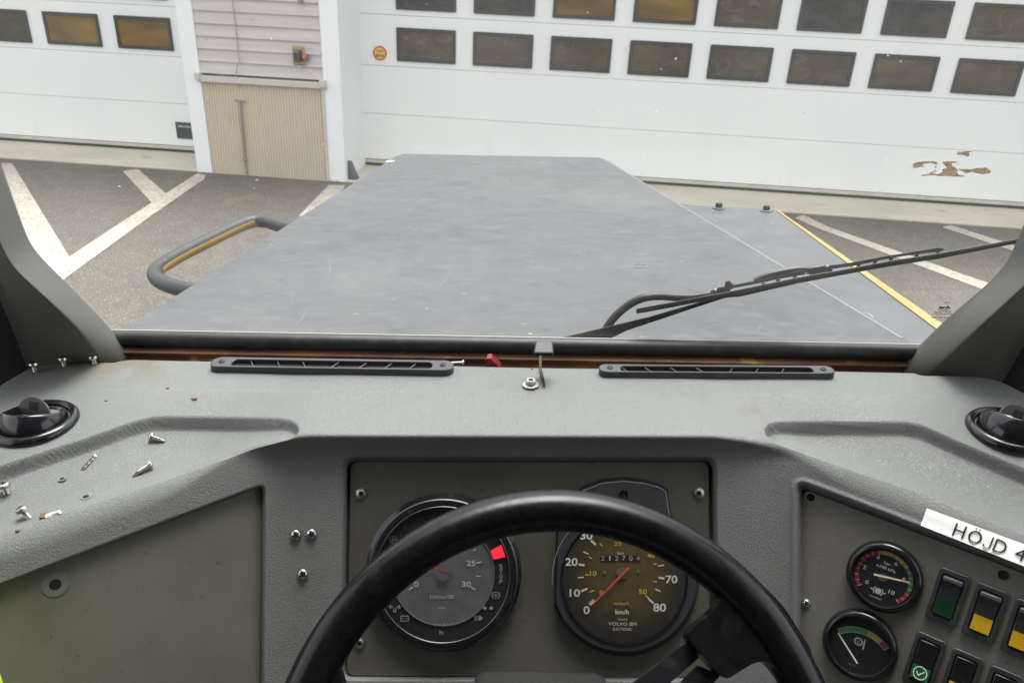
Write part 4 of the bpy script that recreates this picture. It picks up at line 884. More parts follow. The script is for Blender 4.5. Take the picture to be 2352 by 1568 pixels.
sc_ = T2(357, 578); m.band(*sc_, 22*KX, 26*KX, 0, 2*math.pi, z, 1, 24); tl(335, 578, 380, 578, 4, 1); tl(357, 555, 357, 601, 4, 1)
m.build('dial_markings', [mat('faded_print', (.45, .44, .40), .5), M_['greyprint']], tach)
m = MB(FC); m.line(T2(745, 806), T2(480, 700), 13*KX, ZD+.004, 0); m.disc(.006, ZD+.0038, 20, 1, MT); m.build('needle', [mat('faded_red', (.33, .06, .04), .5), M_['dialgrey']], tach)
P_ = [T2(*p) for p in ((1030, 655), (1103, 612), (1132, 696), (1050, 714))]; m = MB(FC); m.prism(P_, ZD+.0005, ZD+.0018); m.build('warning_lamp', M_['redlamp'], tach)
P_ = [T2(*p) for p in ((520, 400), (570, 375), (615, 362), (620, 380), (578, 392), (528, 415))]; m = MB(FC); m.prism(P_, ZD+.0005, ZD+.001); m.build('coloured_arc', M_['keygreendark'], tach)
m = MB(FC); m.disc(.0622, .0158, 64, 0, MT); m.build('gauge_glass', M_['dialglass'], tach)
m = MB(FC); m.lathe([(.0632, .0158), (.0626, .0164), (.0621, .0160)], 72, 0, MT); m.build('glass_rim', mat('dark_chrome', (.14, .14, .14), .4, 1), tach)

# ------------------------------------------------------------------ speedometer
ZS = .0105
S2 = lambda x, y, z=ZS: c2(*r3b(x, y), z)
scx, scy = S2(797, 846); MS = Tr(scx, scy, 0)
ol = []
for k in range(0, 61):
    th = R(-205+k*230/60.0); ol.append((802+498*math.cos(th), 848-505*math.sin(th)))
ol = [p for p in ol]
top_ = [(1250, 620), (1165, 500), (1112, 412), (1088, 250), (1050, 224), (950, 195), (800, 178), (650, 192), (520, 243), (430, 330), (350, 500)]
ang = [R(d) for d in np.linspace(200, 385, 70)]
body = [(802+498*math.cos(t), 848-505*math.sin(t)) for t in ang]+top_
body2 = [S2(x, y, .016) for x, y in body]
m = MB(FC); m.prism(body2, PT, .0145); spd = m.build('speedometer', M_['blackplastic'], dsh, bevel=.0018, sharp=40)
fl = [(790+(x-790)*1.035, 770+(y-770)*1.045) for x, y in body]; m = MB(FC); m.prism([S2(x, y, .006) for x, y in fl], PT-.001, .0065); m.build('gauge_flange', M_['black'], spd, bevel=.001)
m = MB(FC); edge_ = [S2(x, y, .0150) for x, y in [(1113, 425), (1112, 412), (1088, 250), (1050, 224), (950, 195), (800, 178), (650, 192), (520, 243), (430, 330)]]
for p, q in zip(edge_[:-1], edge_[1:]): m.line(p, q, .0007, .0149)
bt_ = mat('painted_highlight', (.4, .4, .4), .3, .5); m.build('bezel_highlight', bt_, spd); m = MB(FC); edge_ = [S2(802+497*math.cos(t), 848-504*math.sin(t), .0150) for t in np.linspace(R(140), R(185), 14)]  # rim highlight painted as bright strips along top and left
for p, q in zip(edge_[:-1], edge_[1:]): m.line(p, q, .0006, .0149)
m.build('bezel_highlight', bt_, spd)

m = MB(FC); m.lathe([(.0600, .0146), (.0592, .0160), (.0572, .0152)], 72, 0, MS); m.build('glass_rim', M_['blackgloss'], spd)
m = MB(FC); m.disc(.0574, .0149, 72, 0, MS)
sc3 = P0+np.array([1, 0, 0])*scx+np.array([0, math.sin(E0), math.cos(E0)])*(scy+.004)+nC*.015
db_ = mat('dial_painted_reflection', (.022, .021, .020), .5, var=[('spot', .062, 45, .05, .45, (.105, .075, .026), 1.0, (1, 1, 1), 0, (sc3[0], sc3[1]-.5, sc3[2]+.55)), ('noise', 60, 3, .5, .7, (.05, .042, .025), .4)])  # amber reflection painted into the dial as a soft brown spot
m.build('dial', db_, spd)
m = MB(FC); z = .0154
def s_(s, x, y, h, wd=None, mi=0, bold=.02):
    if h < 30: bold = 0
    m.text(s, *S2(x, y, z), h*KX, z, mi, None, wd=None if wd is None else wd*KX, bold=bold)
def sl(x0, y0, x1, y1, wd, mi=0): m.line(S2(x0, y0, z), S2(x1, y1, z), wd*KX, z, mi)
for q in (('0', 542, 1065, 54, 42), ('10', 461, 947, 52, 72), ('20', 438, 733, 54, 84), ('30', 541, 552, 54, 84), ('70', 1127, 853, 54, 80), ('80', 1045, 1047, 55, 88), ('60', 1110, 640, 54, 84), ('km', 777, 672, 22, 40), ('km/h', 787, 1077, 32, 92), ('VOLVO BM', 789, 1160, 22, 192), ('ELECTRONIC', 790, 1196, 18, 130)): s_(*q)
s_('VDO', 788, 1129, 12, 66)
for q in (('10', 588, 812, 32, 44, 1), ('0', 643, 944, 30, 24, 1), ('50', 930, 938, 34, 54, 1), ('25', 757, 608, 26, 52, 1), ('miles/h', 785, 1019, 22, 100, 1), ('40', 985, 690, 30, 50, 1)): s_(*q, bold=.01)
for q in ((487, 750, 528, 757, 14), (482, 843, 523, 838, 8), (505, 935, 546, 917, 14), (520, 662, 556, 680, 8), (573, 585, 605, 615, 14), (1038, 840, 1078, 848, 14), (1033, 762, 1076, 755, 8), (1015, 920, 1053, 937, 8), (967, 985, 1002, 1017, 13), (556, 1022, 590, 990, 6), (566, 1030, 598, 998, 12)): sl(*q)
for q in ((532, 822, 558, 822, 8), (566, 942, 592, 928, 8), (555, 697, 579, 710, 8), (633, 602, 650, 625, 8), (1000, 752, 1026, 745, 8), (1000, 865, 1026, 871, 8), (947, 963, 968, 983, 9)): sl(*q, 1)
m.poly([(*S2(x, y, z), z-.0002) for x, y in ((635, 735), (913, 735), (913, 688), (635, 688))], 2)
for x, s in zip((653, 702, 749, 798, 847, 897), '212704'): s_(s, x, 708, 32, 24 if s != '1' else 11, 3, 0)
m.build('dial_markings', [M_['white'], M_['yellowprint'], M_['dial'], mat('odometer_digits', (.42, .38, .32), .5)], spd)
m = MB(FC); c_ = S2(787, 815, .016); m.lathe([(.0052, .0152), (.0052, .0162), (.0001, .0166)], 24, 0, Tr(*c_, 0)); p_, q_ = S2(832, 773, .018), S2(585, 1026, .018)
t_ = (Vector(q_)-Vector(p_)).normalized(); nn = Vector((-t_.y, t_.x)); m.add([(*(Vector(p_)+nn*.0011), .0180), (*(Vector(p_)-nn*.0011), .0180), (*(Vector(q_)-nn*.0006), .0172), (*(Vector(q_)+nn*.0006), .0172), (*(Vector(p_)+nn*.0011), .0170), (*(Vector(p_)-nn*.0011), .0170)], [(3, 2, 1, 0), (0, 1, 5, 4)], 1)
for x, y in ((668, 808), (900, 802)): m.lathe([(.0016, .0150), (.0014, .0158)], 12, 0, Tr(*S2(x, y, .016), 0), cap1=True)
m.build('needle', [M_['dialgrey'], M_['red']], spd)
m = MB(FC); m.disc(.0575, .0190, 64, 0, MS); m.build('gauge_glass', M_['dialglass'], spd)
c_ = S2(798, 272, .0155); m = MB(FC); m.lathe([(.0048, .0144), (.0046, .0158), (.0036, .0160), (.0034, .0152)], 28, 0, Tr(*c_, 0)); m.box((c_[0], c_[1], .0155), (.0012, .0062, .0008), 1); m.build('lid_lock', [M_['blackgloss'], M_['hole']], spd)

# ------------------------------------------------------------------ small gauges on the switch panel
ZG = .0060
Q2 = lambda x, y, z=ZG: q2(*z5(x, y), z)
def small_gauge(name, cx_, cy_):
    c_ = Q2(cx_, cy_, .010); MG = Tr(c_[0], c_[1], 0); m = MB(FR)
    m.lathe([(.0315, PT-.001), (.0315, PT+.003), (.0303, PT+.0055), (.0285, PT+.0075), (.0262, PT+.0075), (.0252, PT+.0050), (.0248, ZG-.001)], 64, 0, MG)
    g_ = m.build(name, M_['blackgloss'], dsh, sharp=60)
    m = MB(FR); m.disc(.0250, ZG-.0004, 48, 0, MG); m.build('dial', M_['dial'], g_)
    return g_, c_, MG
ga, gc, MG = small_gauge('pressure_gauge', 591, 687)
KG = (Vector(Q2(1000, 687))-Vector(Q2(0, 300))).length; KG = (Vector(Q2(690, 724))-Vector(Q2(490, 650))).length/math.hypot(200, 74)*1.04
def gr(x, y): p = Vector(Q2(x, y))-Vector(Q2(591, 687)); return p
def angl(x, y): p = gr(x, y); return math.degrees(math.atan2(p.y, p.x))
a0 = angl(395, 745); a1 = angl(700, 868); a0 = a0+360 if a0 < 0 else a0
gc0 = Q2(591, 687); ro_, ri_ = .0236, .0203
def ga_(t): return R(a0+(a1-a0)*t)
m = MB(FR)
for t0, t1, mi in ((0, .41, 0), (.41, .66, 1), (.66, .87, 2), (.87, 1, 0)): m.band(*gc0, ro_, ri_, ga_(t0), ga_(t1), ZG, mi, 16)
for k in range(21):
    t = k/20; c_, s__ = math.cos(ga_(t)), math.sin(ga_(t)); r0_ = ri_-.0008 if k % 4 == 0 else ri_+.0002
    m.line((gc0[0]+c_*r0_, gc0[1]+s__*r0_), (gc0[0]+c_*ro_, gc0[1]+s__*ro_), .00055, ZG+.0002, 3)
def gt_(s, x, y, h, wd=None, mi=3, bold=.015): m.text(s, *Q2(x, y), h*KG, ZG+.0002, mi, None, wd=None if wd is None else wd*KG, bold=bold)
for q in (('0', 455, 722, 36, 28), ('2', 436, 597, 36, 28), ('4', 547, 517, 36, 30), ('6', 699, 570, 36, 28), ('8', 763, 700, 36, 28), ('10', 661, 808, 38, 50), ('bar', 626, 567, 28, 58), ('x100 kPa', 612, 606, 27, 165)): gt_(*q)
bx, by = Q2(547, 797); m.band(bx, by, .0001, 28*KG, 0, 6.2832, ZG+.0002, 3, 28)
for s__ in (0, 180): m.band(bx, by, 36*KG, 44*KG, R(s__-52), R(s__+52), ZG+.0002, 3, 12)
for s__ in (-1, 1):
    m.line((bx+s__*66*KG, by), (bx+s__*50*KG, by), 5*KG, ZG+.0002, 3); xx = bx+s__*46*KG
    m.add([(xx, by, ZG+.0003), (xx+s__*14*KG, by+11*KG, ZG+.0003), (xx+s__*14*KG, by-11*KG, ZG+.0003)], [(0, 1, 2)], 3)
mo = Q2(528, 852); m.text('MOTOMETER', mo[0], mo[1], 13*KG, ZG+.0002, 3, None, wd=104*KG, bold=.01)
m.build('dial_markings', [M_['dred'], M_['ochre'], M_['green'], M_['white']], ga)
m = MB(FR); m.disc(.0038, ZG+.0010, 24, 2, Tr(*Q2(590, 682), 0)); m.line(Q2(518, 650, ZG+.0016), Q2(808, 716, ZG+.0016), .0007, ZG+.0016, 1)
p_, q_ = Vector(Q2(512, 658, ZG+.003)), Vector(Q2(818, 729, ZG+.003)); t_ = (q_-p_).normalized(); nn = Vector((-t_.y, t_.x))
m.add([(*(p_+nn*.0009), ZG+.0030), (*(q_+nn*.0006), ZG+.0026), (*(q_-nn*.0006), ZG+.0026), (*(p_-nn*.0009), ZG+.0030)], [(3, 2, 1, 0)], 0)
m.build('needle', [M_['cream'], M_['dred'], M_['dialgrey']], ga)
m = MB(FR); m.disc(.0250, PT+.0052, 48, 0, MG); m.build('gauge_glass', M_['dialglass'], ga)

gb, gc, MG = small_gauge('temperature_gauge', 386, 1260)
pv = Vector(Q2(372, 1402)); 
def pa(x, y): p = Vector(Q2(x, y))-pv; return math.atan2(p.y, p.x), p.length
m = MB(FR)
(aa, rA), (ab, rB), (ac, rC), (ad, rD) = pa(214, 1118), pa(462, 1160), pa(545, 1243), pa(588, 1296)
rO = pa(345, 1098)[1]; rI = pa(345, 1140)[1]
def R_(a): return a
for t0, t1, mi in ((aa, ab, 2), (ab, ac, 1), (ac, ad, 0)):
    m.band(pv.x, pv.y, rO, rI, t0, t1, ZG, mi, 16)
for t in (aa, ab, ac, ad): m.line((pv.x+rI*math.cos(t), pv.y+rI*math.sin(t)), (pv.x+rO*math.cos(t), pv.y+rO*math.sin(t)), .0004, ZG+.0002, 3)
m.band(pv.x, pv.y, rO+.0003, rO, aa, ad, ZG+.0001, 3, 30); m.band(pv.x, pv.y, rI, rI-.0003, aa, ad, ZG+.0001, 3, 30)
gx, gy_ = Q2(383, 1219); m.band(gx, gy_, 31*KG, 26*KG, 0, 6.2832, ZG+.0002, 3, 28)
for k in range(14): t = k*6.2832/14; m.line((gx+31*KG*math.cos(t), gy_+31*KG*math.sin(t)), (gx+40*KG*math.cos(t), gy_+40*KG*math.sin(t)), 6*KG, ZG+.0002, 3)
m.band(gx, gy_-4*KG, 12*KG, 9*KG, 0, 6.2832, ZG+.0002, 3, 16)
m.line(Q2(440, 1203), Q2(424, 1270), 9*KG, ZG+.0002, 3); m.band(*Q2(421, 1276), .0001, 8*KG, 0, 6.2832, ZG+.0003, 3, 12)
for k in range(3): m.line(Q2(410-k*2, 1222+k*12), Q2(424-k*2, 1226+k*12), 4*KG, ZG+.0003, 3)
v_ = Q2(325, 1412); m.text('VDO', v_[0], v_[1], 18*KG, ZG+.0002, 4, None, wd=72*KG); m.line(Q2(315, 1440), Q2(311, 1458), 4*KG, ZG+.0002, 4)
m.build('dial_markings', [M_['dred'], M_['ochre'], M_['green'], M_['white'], M_['greyprint']], gb)
m = MB(FR); p_, q_ = Vector(Q2(375, 1404, ZG+.003)), Vector(Q2(212, 1148, ZG+.003)); t_ = (q_-p_).normalized(); nn = Vector((-t_.y, t_.x))
m.add([(*(p_+nn*.0008), ZG+.0030), (*(q_+nn*.0006), ZG+.0026), (*(q_-nn*.0006), ZG+.0026), (*(p_-nn*.0008), ZG+.0030)], [(3, 2, 1, 0)], 0); m.build('needle', M_['cream'], gb)
m = MB(FR); m.disc(.0250, PT+.0052, 48, 0, MG); m.build('gauge_glass', M_['dialglass'], gb)

# ------------------------------------------------------------------ rocker switches
TLq, TRq, BRq, BLq = [Vector(Q2(*p)) for p in ((1075, 592), (1322, 686), (1192, 1108), (928, 1003))]
SW = ((TRq-TLq).length+(BRq-BLq).length)/2; SH = ((BLq-TLq).length+(BRq-TRq).length)/2
off = (TLq+TRq+BRq+BLq)/4-TLq
cx1, cx2, cx3 = [Vector(Q2(*p)) for p in ((1075, 592), (1392, 712), (1712, 852))]
cy1, cy2 = [Vector(Q2(*p)) for p in ((880, 1127), (1190, 1257))]
d1 = (cx3-cx1)/2; d2 = cy1-cx1
def rocker(c_, kind):
    m = MB(FR @ Tr(c_.x, c_.y, 0)); w1, h1 = SW, SH
    m.ring(rrect(0, 0, w1, h1, .0025, 3), rrect(0, 0, w1*.70, h1*.80, .002, 3), PT-.002, PT+.0035, 0); m.prism(rrect(0, 0, w1*.72, h1*.82, .002, 3), PT-.002, PT+.0002, 1)
    s_ = m.build('rocker_switch', [M_['blackplastic'], M_['hole']], dsh, bevel=.0008)
    kw, kh = w1*.64, h1*.755; k_ = MB(FR @ Tr(c_.x, c_.y, PT))
    if kind[0] == 'a':   # top edge stands proud
        P_ = [(kh/2, .0), (kh/2, .0075), (kh*.40, .0085), (kh*.33, .0062), (-.02*kh, .0030), (-kh/2, .0048), (-kh/2, 0)]
        cz = (.0030, .0048)
    else:
        P_ = [(kh/2, .0), (kh/2, .0050), (0, .0032), (-kh*.42, .0075), (-kh/2, .0068), (-kh/2, 0)]; cz = (.0032+.0009*.6, .0075)
    n = len(P_); vs = [(-kw/2, y, z_) for y, z_ in P_]+[(kw/2, y, z_) for y, z_ in P_]
    k_.add(vs, [tuple(range(n-1, -1, -1)), tuple(range(n, 2*n))]+[(i, (i+1) % n, (i+1) % n+n, i+n) for i in range(n)])
    ko = k_.build('rocker', M_['blackgloss'] if kind[0] == 'b' else M_['blackplastic'], s_, bevel=.0008)
    if kind[1]:
        e_ = MB(FR @ Tr(c_.x, c_.y, PT))
        if kind[0] == 'a': ya, yb_ = -.10*kh, -.47*kh; za, zb_ = .0030+.0018*.17+.0003, .0048+.0002
        else: ya, yb_ = -.13*kh, -.45*kh; za, zb_ = .0032+.0043*.31+.0002, .0078
        if kind[0] == 'b': za += .0001
        e_.add([(-kw*.46, ya, za), (kw*.46, ya, za), (kw*.46, yb_, zb_), (-kw*.46, yb_, zb_)], [(3, 2, 1, 0)] if ya < yb_ else [(0, 3, 2, 1)])
        mats_ = [M_[kind[1]]]
        def sp_(x, y, dz=.0003): t = (y-ya)/(yb_-ya); return (x, y, za+(zb_-za)*t+dz)
        if kind[2] == 'check':
            mats_.append(M_['white']); yc = (ya+yb_)/2; rr = kw*.36
            for k in range(28):
                t0, t1 = k*6.2832/28, (k+1)*6.2832/28
                e_.add([sp_(rr*math.cos(t0), yc+rr*math.sin(t0)), sp_(rr*math.cos(t1), yc+rr*math.sin(t1)), sp_(rr*.88*math.cos(t1), yc+rr*.88*math.sin(t1)), sp_(rr*.88*math.cos(t0), yc+rr*.88*math.sin(t0))], [(0, 1, 2, 3)], 1)
            def bar(x0, y0, x1, y1, w_):
                t = Vector((x1-x0, y1-y0)).normalized(); n_ = Vector((-t.y, t.x))*w_/2
                e_.add([sp_(x0+n_.x, y0+n_.y), sp_(x0-n_.x, y0-n_.y), sp_(x1-n_.x, y1-n_.y), sp_(x1+n_.x, y1+n_.y)], [(0, 1, 2, 3)], 1)
            bar(-rr*.5, yc+rr*.12, -rr*.15, yc-rr*.42, rr*.14); bar(-rr*.2, yc-rr*.42, rr*.55, yc+rr*.42, rr*.14)
        if kind[2] == 'frame':
            mats_.append(mat('icon_brown', (.10, .05, .01), .5)); xw = kw*.30; y1_ = ya-kh*.05; y2_ = y1_-kh*.20
            for x0, y0, x1, y1 in ((-xw, y1_, xw, y1_-.0008), (-xw, y2_, xw, y2_-.0008), (-xw, y1_, -xw+.0008, y2_), (xw-.0008, y1_, xw, y2_), (-.0004, y1_, .0004, y2_)):
                e_.add([sp_(x0, y0), sp_(x1, y0), sp_(x1, y1), sp_(x0, y1)], [(0, 1, 2, 3)], 1)
        if kind[2] == 'lamp':
            mats_.append(M_['keygreen']); x_, y_ = 0, ya-kh*.09
            for q in ((-.0017, y_+.0012, .0017, y_+.0008), (-.0017, y_-.0010, .0017, y_-.0014), (-.0017, y_+.0012, -.0013, y_-.0014), (.0013, y_+.0012, .0017, y_-.0014)):
                e_.add([sp_(q[0], q[1]), sp_(q[2], q[1]), sp_(q[2], q[3]), sp_(q[0], q[3])], [(0, 1, 2, 3)], 1)
        e_.build('coloured_lens', mats_, s_)
    if kind[2] == 'check':
        g_ = MB(FR @ Tr(c_.x, c_.y, PT)); g_.add([(-kw*.5, -kh*.515, .0016), (kw*.42, -kh*.515, .0016), (kw*.42, -kh*.545, .0022), (-kw*.5, -kh*.53, .0022)], [(3, 2, 1, 0)]); g_.build('lit_slit', M_['orangelamp'], s_)
    return s_
kinds = [('a', 'keygreendark', 'lamp'), ('a', 'keyyellow', ''), ('a', 'keyyellow', ''), ('a', None, '')]
for k, kd in enumerate(kinds): rocker(cx1+off+d1*k, kd)
for k, kd in enumerate([('b', 'keygreen', 'check'), ('b', 'keyyellow', 'frame'), ('b', None, ''), ('b', None, '')]): rocker(cx1+d2+off+d1*k, kd)

# ------------------------------------------------------------------ HÖJD label, follows the moulded brow
KL = 432/1693*.583333
def lb(x, y): return (2100+x*KL, 1900*.583333+y*KL)
m = MB(V); n = 46; vs = []
for k in range(n+1):
    t = k/n*1.30
    for s__ in (0, .25, .5, .75, 1):
        tx, ty = 192+1501*t, 390+555*t; bx_, by_ = 97+1520*t, 655+600*t
        vs.append(Dp(*lb(tx+(bx_-tx)*s__, ty+(by_-ty)*s__), .0012))
m.add(vs, [(i*5+k, i*5+k+1, i*5+k+6, i*5+k+5) for i in range(n) for k in range(4)])
lab = thing('label_strip', V @ Tr(*Dp(*lb(800, 800))), 'white tape label reading HÖJD 4 stuck on the dashboard edge above the switches', 'label')
lo_ = m.build('label_tape', M_['label'], lab, sharp=0)
m = MB(V)
def lt(s, x0, y0, x1, y1, H_, wd):   # baseline from x0,y0 to x1,y1 in crop pixels
    ux, uy = (x1-x0), (y1-y0); L_ = math.hypot(ux, uy); ux /= L_; uy /= L_
    def fn(X, Y): return tuple(Dp(*lb(x0+ux*X+Y*.36, y0+uy*X-Y*.92), .0022))
    m.text(s, L_/2, H_/2, H_, 0, 0, None, wd=L_, bold=.0, fn=fn)
lt('H', 575, 805, 745, 866, 205, 0); lt('Ö', 800, 893, 1005, 965, 245, 0); lt('D', 1197, 1044, 1385, 1112, 205, 0); lt('4', 1528, 1160, 1680, 1225, 205, 0)
def jf(X, Y): L_ = math.hypot(120, 44); return tuple(Dp(*lb(1036+.939*X+Y*.36, 986+.344*X-Y*.92), .0022))
m.add([jf(x, y) for x, y in ((108, 55), (134, 55), (134, 208), (108, 208))], [(0, 1, 2, 3)])
for k in range(10):
    t0, t1 = -math.pi*k/10, -math.pi*(k+1)/10
    m.add([jf(67+r_*math.cos(t), 56+r_*.9*math.sin(t)) for r_, t in ((67, t0), (41, t0), (41, t1), (67, t1))], [(0, 1, 2, 3)])
m.build('label_lettering', M_['ink'], lab)

# ------------------------------------------------------------------ loose screws and crumbs
def loose(name, head, tip, label, grp, r=.0039, zl=.0035, hl=None):
    h_ = Dp(*head); t_ = Dp(*tip); h_ = Vector((h_.x, h_.y, h_.z+.0048)); t_ = Vector((t_.x, t_.y, t_.z+.0012))
    ax = (t_-h_); L_ = ax.length; ax.normalize(); M = V @ Tr(*h_) @ ax.to_track_quat('Z', 'Y').to_matrix().to_4x4()
    T_ = thing(name, V @ Tr(h_.x, h_.y, h_.z-.0048), label, 'screw', grp)
    m = MB(M); m.lathe([(.0001, -.0022), (r*.6, -.0018), (r*.9, -.0008), (r, 0), (r, .0008), (r*.45, .0012)], 20, 0); m.build('screw_head', M_['chrome'], T_)
    m = MB(M); prof = [(.0022, .0008)]; k = .0022
    while k < L_-.006: prof += [(.0020, k), (.0028, k+.0007), (.0020, k+.0014)]; k += .0016
    prof += [(.0019, L_-.005), (.0012, L_-.001), (.0001, L_)]; m.lathe(prof, 14, 0); m.build('screw_shaft', M_['chrome'], T_, sharp=60)
loose('loose_screw', (343, 986), (374, 990), 'short silver screw lying sideways in the left tray under its rear wall', 'loose screws on the dashboard')
loose('loose_screw', (341, 1050), (298, 1071), 'longer silver self drilling screw lying slanted in the left tray', 'loose screws on the dashboard', zl=.004)
def standing(u, v, hh, r, tx, ty, label, m0='chrome'):
    p = Dp(u, v); M = V @ frame(p, (1, 0, 0), (0, 1, 0), (0, 0, 1)) @ Matrix.Rotation(tx, 4, 'X') @ Matrix.Rotation(ty, 4, 'Y')
    T_ = thing('standing_screw', V @ Tr(*p), label, 'screw', 'half driven screws on the dashboard')
    m = MB(M); prof = [(.0022, -.006)]; k = 0
    while k < hh-.001: prof += [(.0019, k), (.0025, k+.0006), (.0019, k+.0012)]; k += .0014
    m.lathe(prof, 14, 0); m.build('screw_shaft', M_['steel'], T_, sharp=60)
    m = MB(M @ Tr(0, 0, hh)); m.lathe([(r*.4, -.0012), (r, -.0006), (r, .0008), (r*.85, .0024), (r*.5, .0030), (.0001, .0031)], 20, 0)
    for q in range(2): m.box((0, 0, .0031), (r*1.0, r*.26, .0006), 1, Matrix.Rotation(.5+q*math.pi/2, 4, 'Z'))
    m.build('screw_head', [M_[m0], M_['hole']], T_)
standing(81, 850, .0085, .0050, 0, 0, 'leftmost of the three pale screws standing on the rusty rear edge of the dashboard')
standing(148, 837, .0080, .0048, 0, 0, 'middle one of the three pale screws standing on the rusty rear edge')
standing(217, 832, .0075, .0048, 0, 0, 'rightmost of the three pale screws on the rear edge, nearest the pillar')
standing(62, 1172, .0090, .0048, 0, R(-28), 'single dark cross head screw standing tilted at the front of the left tray', 'steel')
standing(6, 1106, .0080, .0048, 0, 0, 'dark screw standing with a washer at the left border of the tray', 'steel')
def crumb(name, u, v, s, m, label, cat):
    p = Dp(u, v); a = MB(V @ frame(p, (1, 0, 0), (0, 1, 0), (0, 0, 1))); rnd = random.Random(u)
    pts = [(s*math.cos(t)*(.6+.6*rnd.random()), s*.7*math.sin(t)*(.6+.6*rnd.random())) for t in np.linspace(0, 6.28, 8, endpoint=False)]
    a.prism(pts, 0, s*.5); return tag(a.build(name, m, bevel=s*.1), label, cat)
crumb('dirt_crumb', 100, 1177, .0060, M_['brown'], 'brown crumb of dirt lying beside the broken plastic clip', 'crumb')
crumb('paint_flake', 447, 917, .0030, mat('flake', (.10, .04, .03), .7), 'larger dark red flake on the left top of the dashboard', 'flake')
crumb('paint_flake', 384, 889, .0020, M_['brown'], 'tiny brown flake near the rear edge left of the vent', 'flake')
crumb('dirt_crumb', 40, 1219, .0020, M_['brown'], 'tiny dark crumb on the left brow of the dashboard', 'crumb')
crumb('dirt_crumb', 243, 921, .0016, M_['brown'], 'tiny dark speck on the left top of the dashboard', 'crumb')
crumb('dirt_crumb', 1222, 845, .0012, M_['hole'], 'black speck behind the washer screw in the middle', 'crumb')
a = MB(V); a.tube(spline([Dp(u, v)+Vector((0, 0, .002)) for u, v in ((108, 1187), (112, 1178), (121, 1173), (130, 1173), (138, 1178))], 5), .0013, 8, flat=1.4); tag(a.build('broken_clip', M_['label']), 'broken white plastic clip curved on the left tray', 'plastic clip')
a = MB(V); P_ = []
for k in range(40): t = k/39; u, v = 211-27*t, 1024+28*t; P_.append(Dp(u, v)+Vector((.0014*math.cos(k*1.7), .0014*math.sin(k*1.7), .0014+.0010*math.sin(k*1.7))))
a.tube(P_, .0005, 5); tag(a.build('metal_shaving', M_['chrome']), 'curly metal drill shaving in the left tray', 'metal shaving')
# red clip in the gap
a = MB(V); c_ = [Yp(u, v, .752) for u, v in ((1116, 824), (1127, 822), (1150, 845), (1118, 845))]; d_ = [p+Vector((.001, .012, 0)) for p in c_]
a.add(c_+d_, [(0, 1, 2, 3), (7, 6, 5, 4), (0, 4, 5, 1), (1, 5, 6, 2), (2, 6, 7, 3), (3, 7, 4, 0)]); tag(a.build('red_clip', M_['redplastic'], bevel=.001), 'red plastic clip sticking out of the gap between dashboard and windscreen', 'plastic clip')
a = MB(V); p_ = Yp(1035, 833, .750); a.tube([p_, p_+Vector((.013, 0, .0005))], .0012, 8); a.lathe([(.0001, 0), (.0032, .0002), (.0026, .0018)], 12, 0, Tr(*(p_+Vector((.013, 0, .0005)))) @ Matrix.Rotation(R(90), 4, 'Y')); tag(a.build('dark_screw', M_['steel']), 'dark screw lying in the gap beside the left defroster vent', 'screw')
# hi-vis cloth at the left border
a = MB(V); vs = []; rows = 10
for i in range(rows+1):
    for j in range(7):
        t = i/rows; vr_ = 1400+t*380; ub = np.interp(vr_, [1400, 1500, 1535, 1570, 1650, 1800], [-80, -30, -18, -5, 16, 40]); u = ub-j*32
        d_ = ray(u, vr_)*(.56+.004*j*j*.3+.006*math.sin(i*1.3+j)); vs.append(tuple(d_))
a.add(vs, [(i*7+j, i*7+j+1, i*7+7+j+1, i*7+7+j) for i in range(rows) for j in range(6)]); hv = a.build('safety_jacket', M_['hivis'], sub=1, sharp=0)
so_ = hv.modifiers.new('thick', 'SOLIDIFY'); so_.thickness = .004; tag(hv, 'yellow green high visibility jacket edge at the lower left corner', 'jacket')

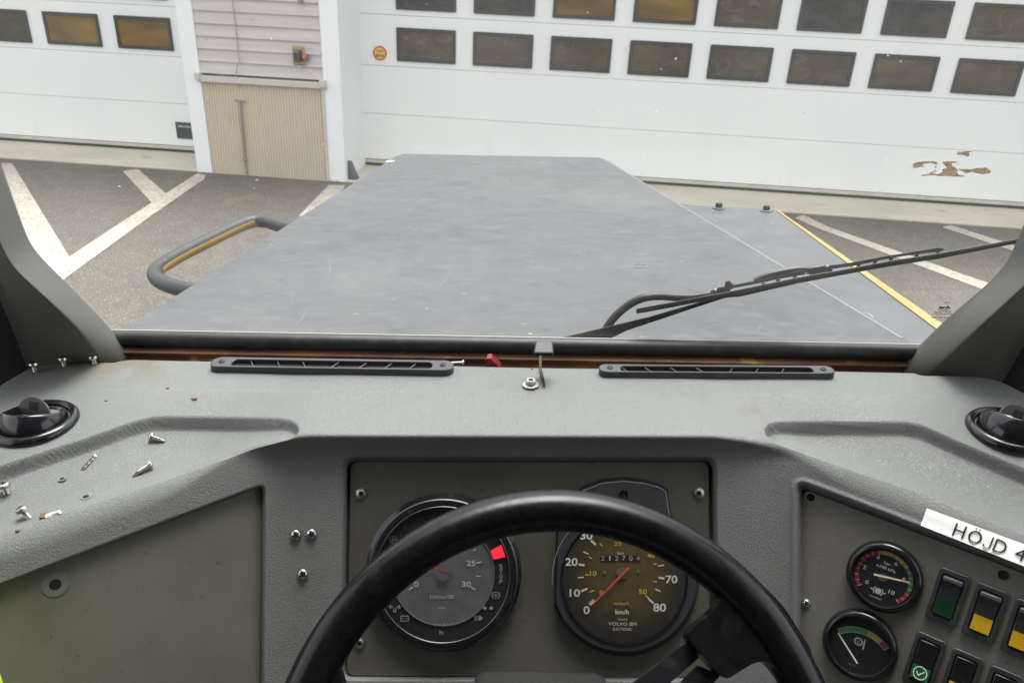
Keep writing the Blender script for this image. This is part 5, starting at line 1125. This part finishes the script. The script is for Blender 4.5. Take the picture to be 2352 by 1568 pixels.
# ================================================================== STEERING WHEEL
wc = Vector((.0387, .3591, -.5365)); WR = .2001; wr = .0169; e_ = R(45)
wn = Vector((.0615, -math.cos(e_), math.sin(e_))).normalized(); wa = Vector((0, 0, 1)).cross(wn).normalized()
if wa.x < 0: wa = -wa
wb = wn.cross(wa)
if wb.z < 0: wb = -wb
WM = V @ frame(wc, wa, wb, wn); WI = WM.inverted()
sw = thing('steering_wheel', WM, 'black steering wheel with a thick worn rim in front of the round gauges', 'steering wheel')
def w2(u, v, z=0): p = WI @ (V @ onpl(u, v, wc+wn*z, wn)); return (p.x, p.y)
m = MB(WM); m.tube([(WR*math.cos(t), WR*math.sin(t), 0) for t in np.linspace(0, 2*math.pi, 120, endpoint=False)], wr, 28, closed=True, flat=1.0); m.build('wheel_rim', M_['wheel'], sw, sharp=0)
# spoke pad flowing out of the rim, then two steel bars to the hub
pp = [(1596, 1300), (1636, 1340), (1652, 1366), (1640, 1396), (1586, 1440), (1575, 1456), (1582, 1474), (1650, 1552), (1666, 1555), (1722, 1520), (1748, 1515), (1768, 1528), (1800, 1570), (1860, 1500), (1790, 1390), (1700, 1300)]
m = MB(WM); m.prism(rpoly([w2(*p) for p in pp], .006, 4), -.011, .008); m.build('spoke_pad', M_['wheel'], sw, bevel=.006, bseg=4)
hub = Vector((0, 0))
m = MB(WM)
for q in ([(1590, 1462), (1604, 1510), (1537, 1568), (1420, 1660), (1350, 1640), (1457, 1568)], [(1606, 1528), (1655, 1550), (1635, 1570), (1540, 1665), (1470, 1660), (1566, 1568)]): m.prism([w2(*p, -.004) for p in q], -.010, -.003)
m.build('spoke_bar', M_['blackgloss'], sw, bevel=.0015)
ml = [(770, 1500), (792, 1568), (800, 1640), (900, 1760), (800, 1800), (640, 1700), (700, 1560)]
m = MB(WM); m.prism(rpoly([w2(*p) for p in ml], .006, 4), -.011, .008); m.build('spoke_pad', M_['wheel'], sw, bevel=.006, bseg=4)
m = MB(WM); m.lathe([(.0001, .02), (.045, .018), (.055, .008), (.055, -.03)], 40); m.build('hub', M_['blackplastic'], sw)
m = MB(WM)
for ang in (200, 230): c_, s__ = math.cos(R(ang)), math.sin(R(ang)); m.line((c_*.05, s__*.05), (c_*.185, s__*.185), .02, -.004)
m.tube([(0, 0, -.03), (0, -.05, -.32)], .03, 20); m.build('column', M_['blackplastic'], sw)
# column shroud top edge just under the instrument panel
m = MB(V); c_ = onpl(1242, 1600, P0+nC*.03, nC); m.box((0, 0, 0), (.125, .06, .03), 0, Tr(*c_) @ Matrix.Rotation(-E0, 4, 'X')); m.build('column_shroud', mat('shroud_grey', (.03, .03, .03), .45), dsh, bevel=.012, bseg=4)
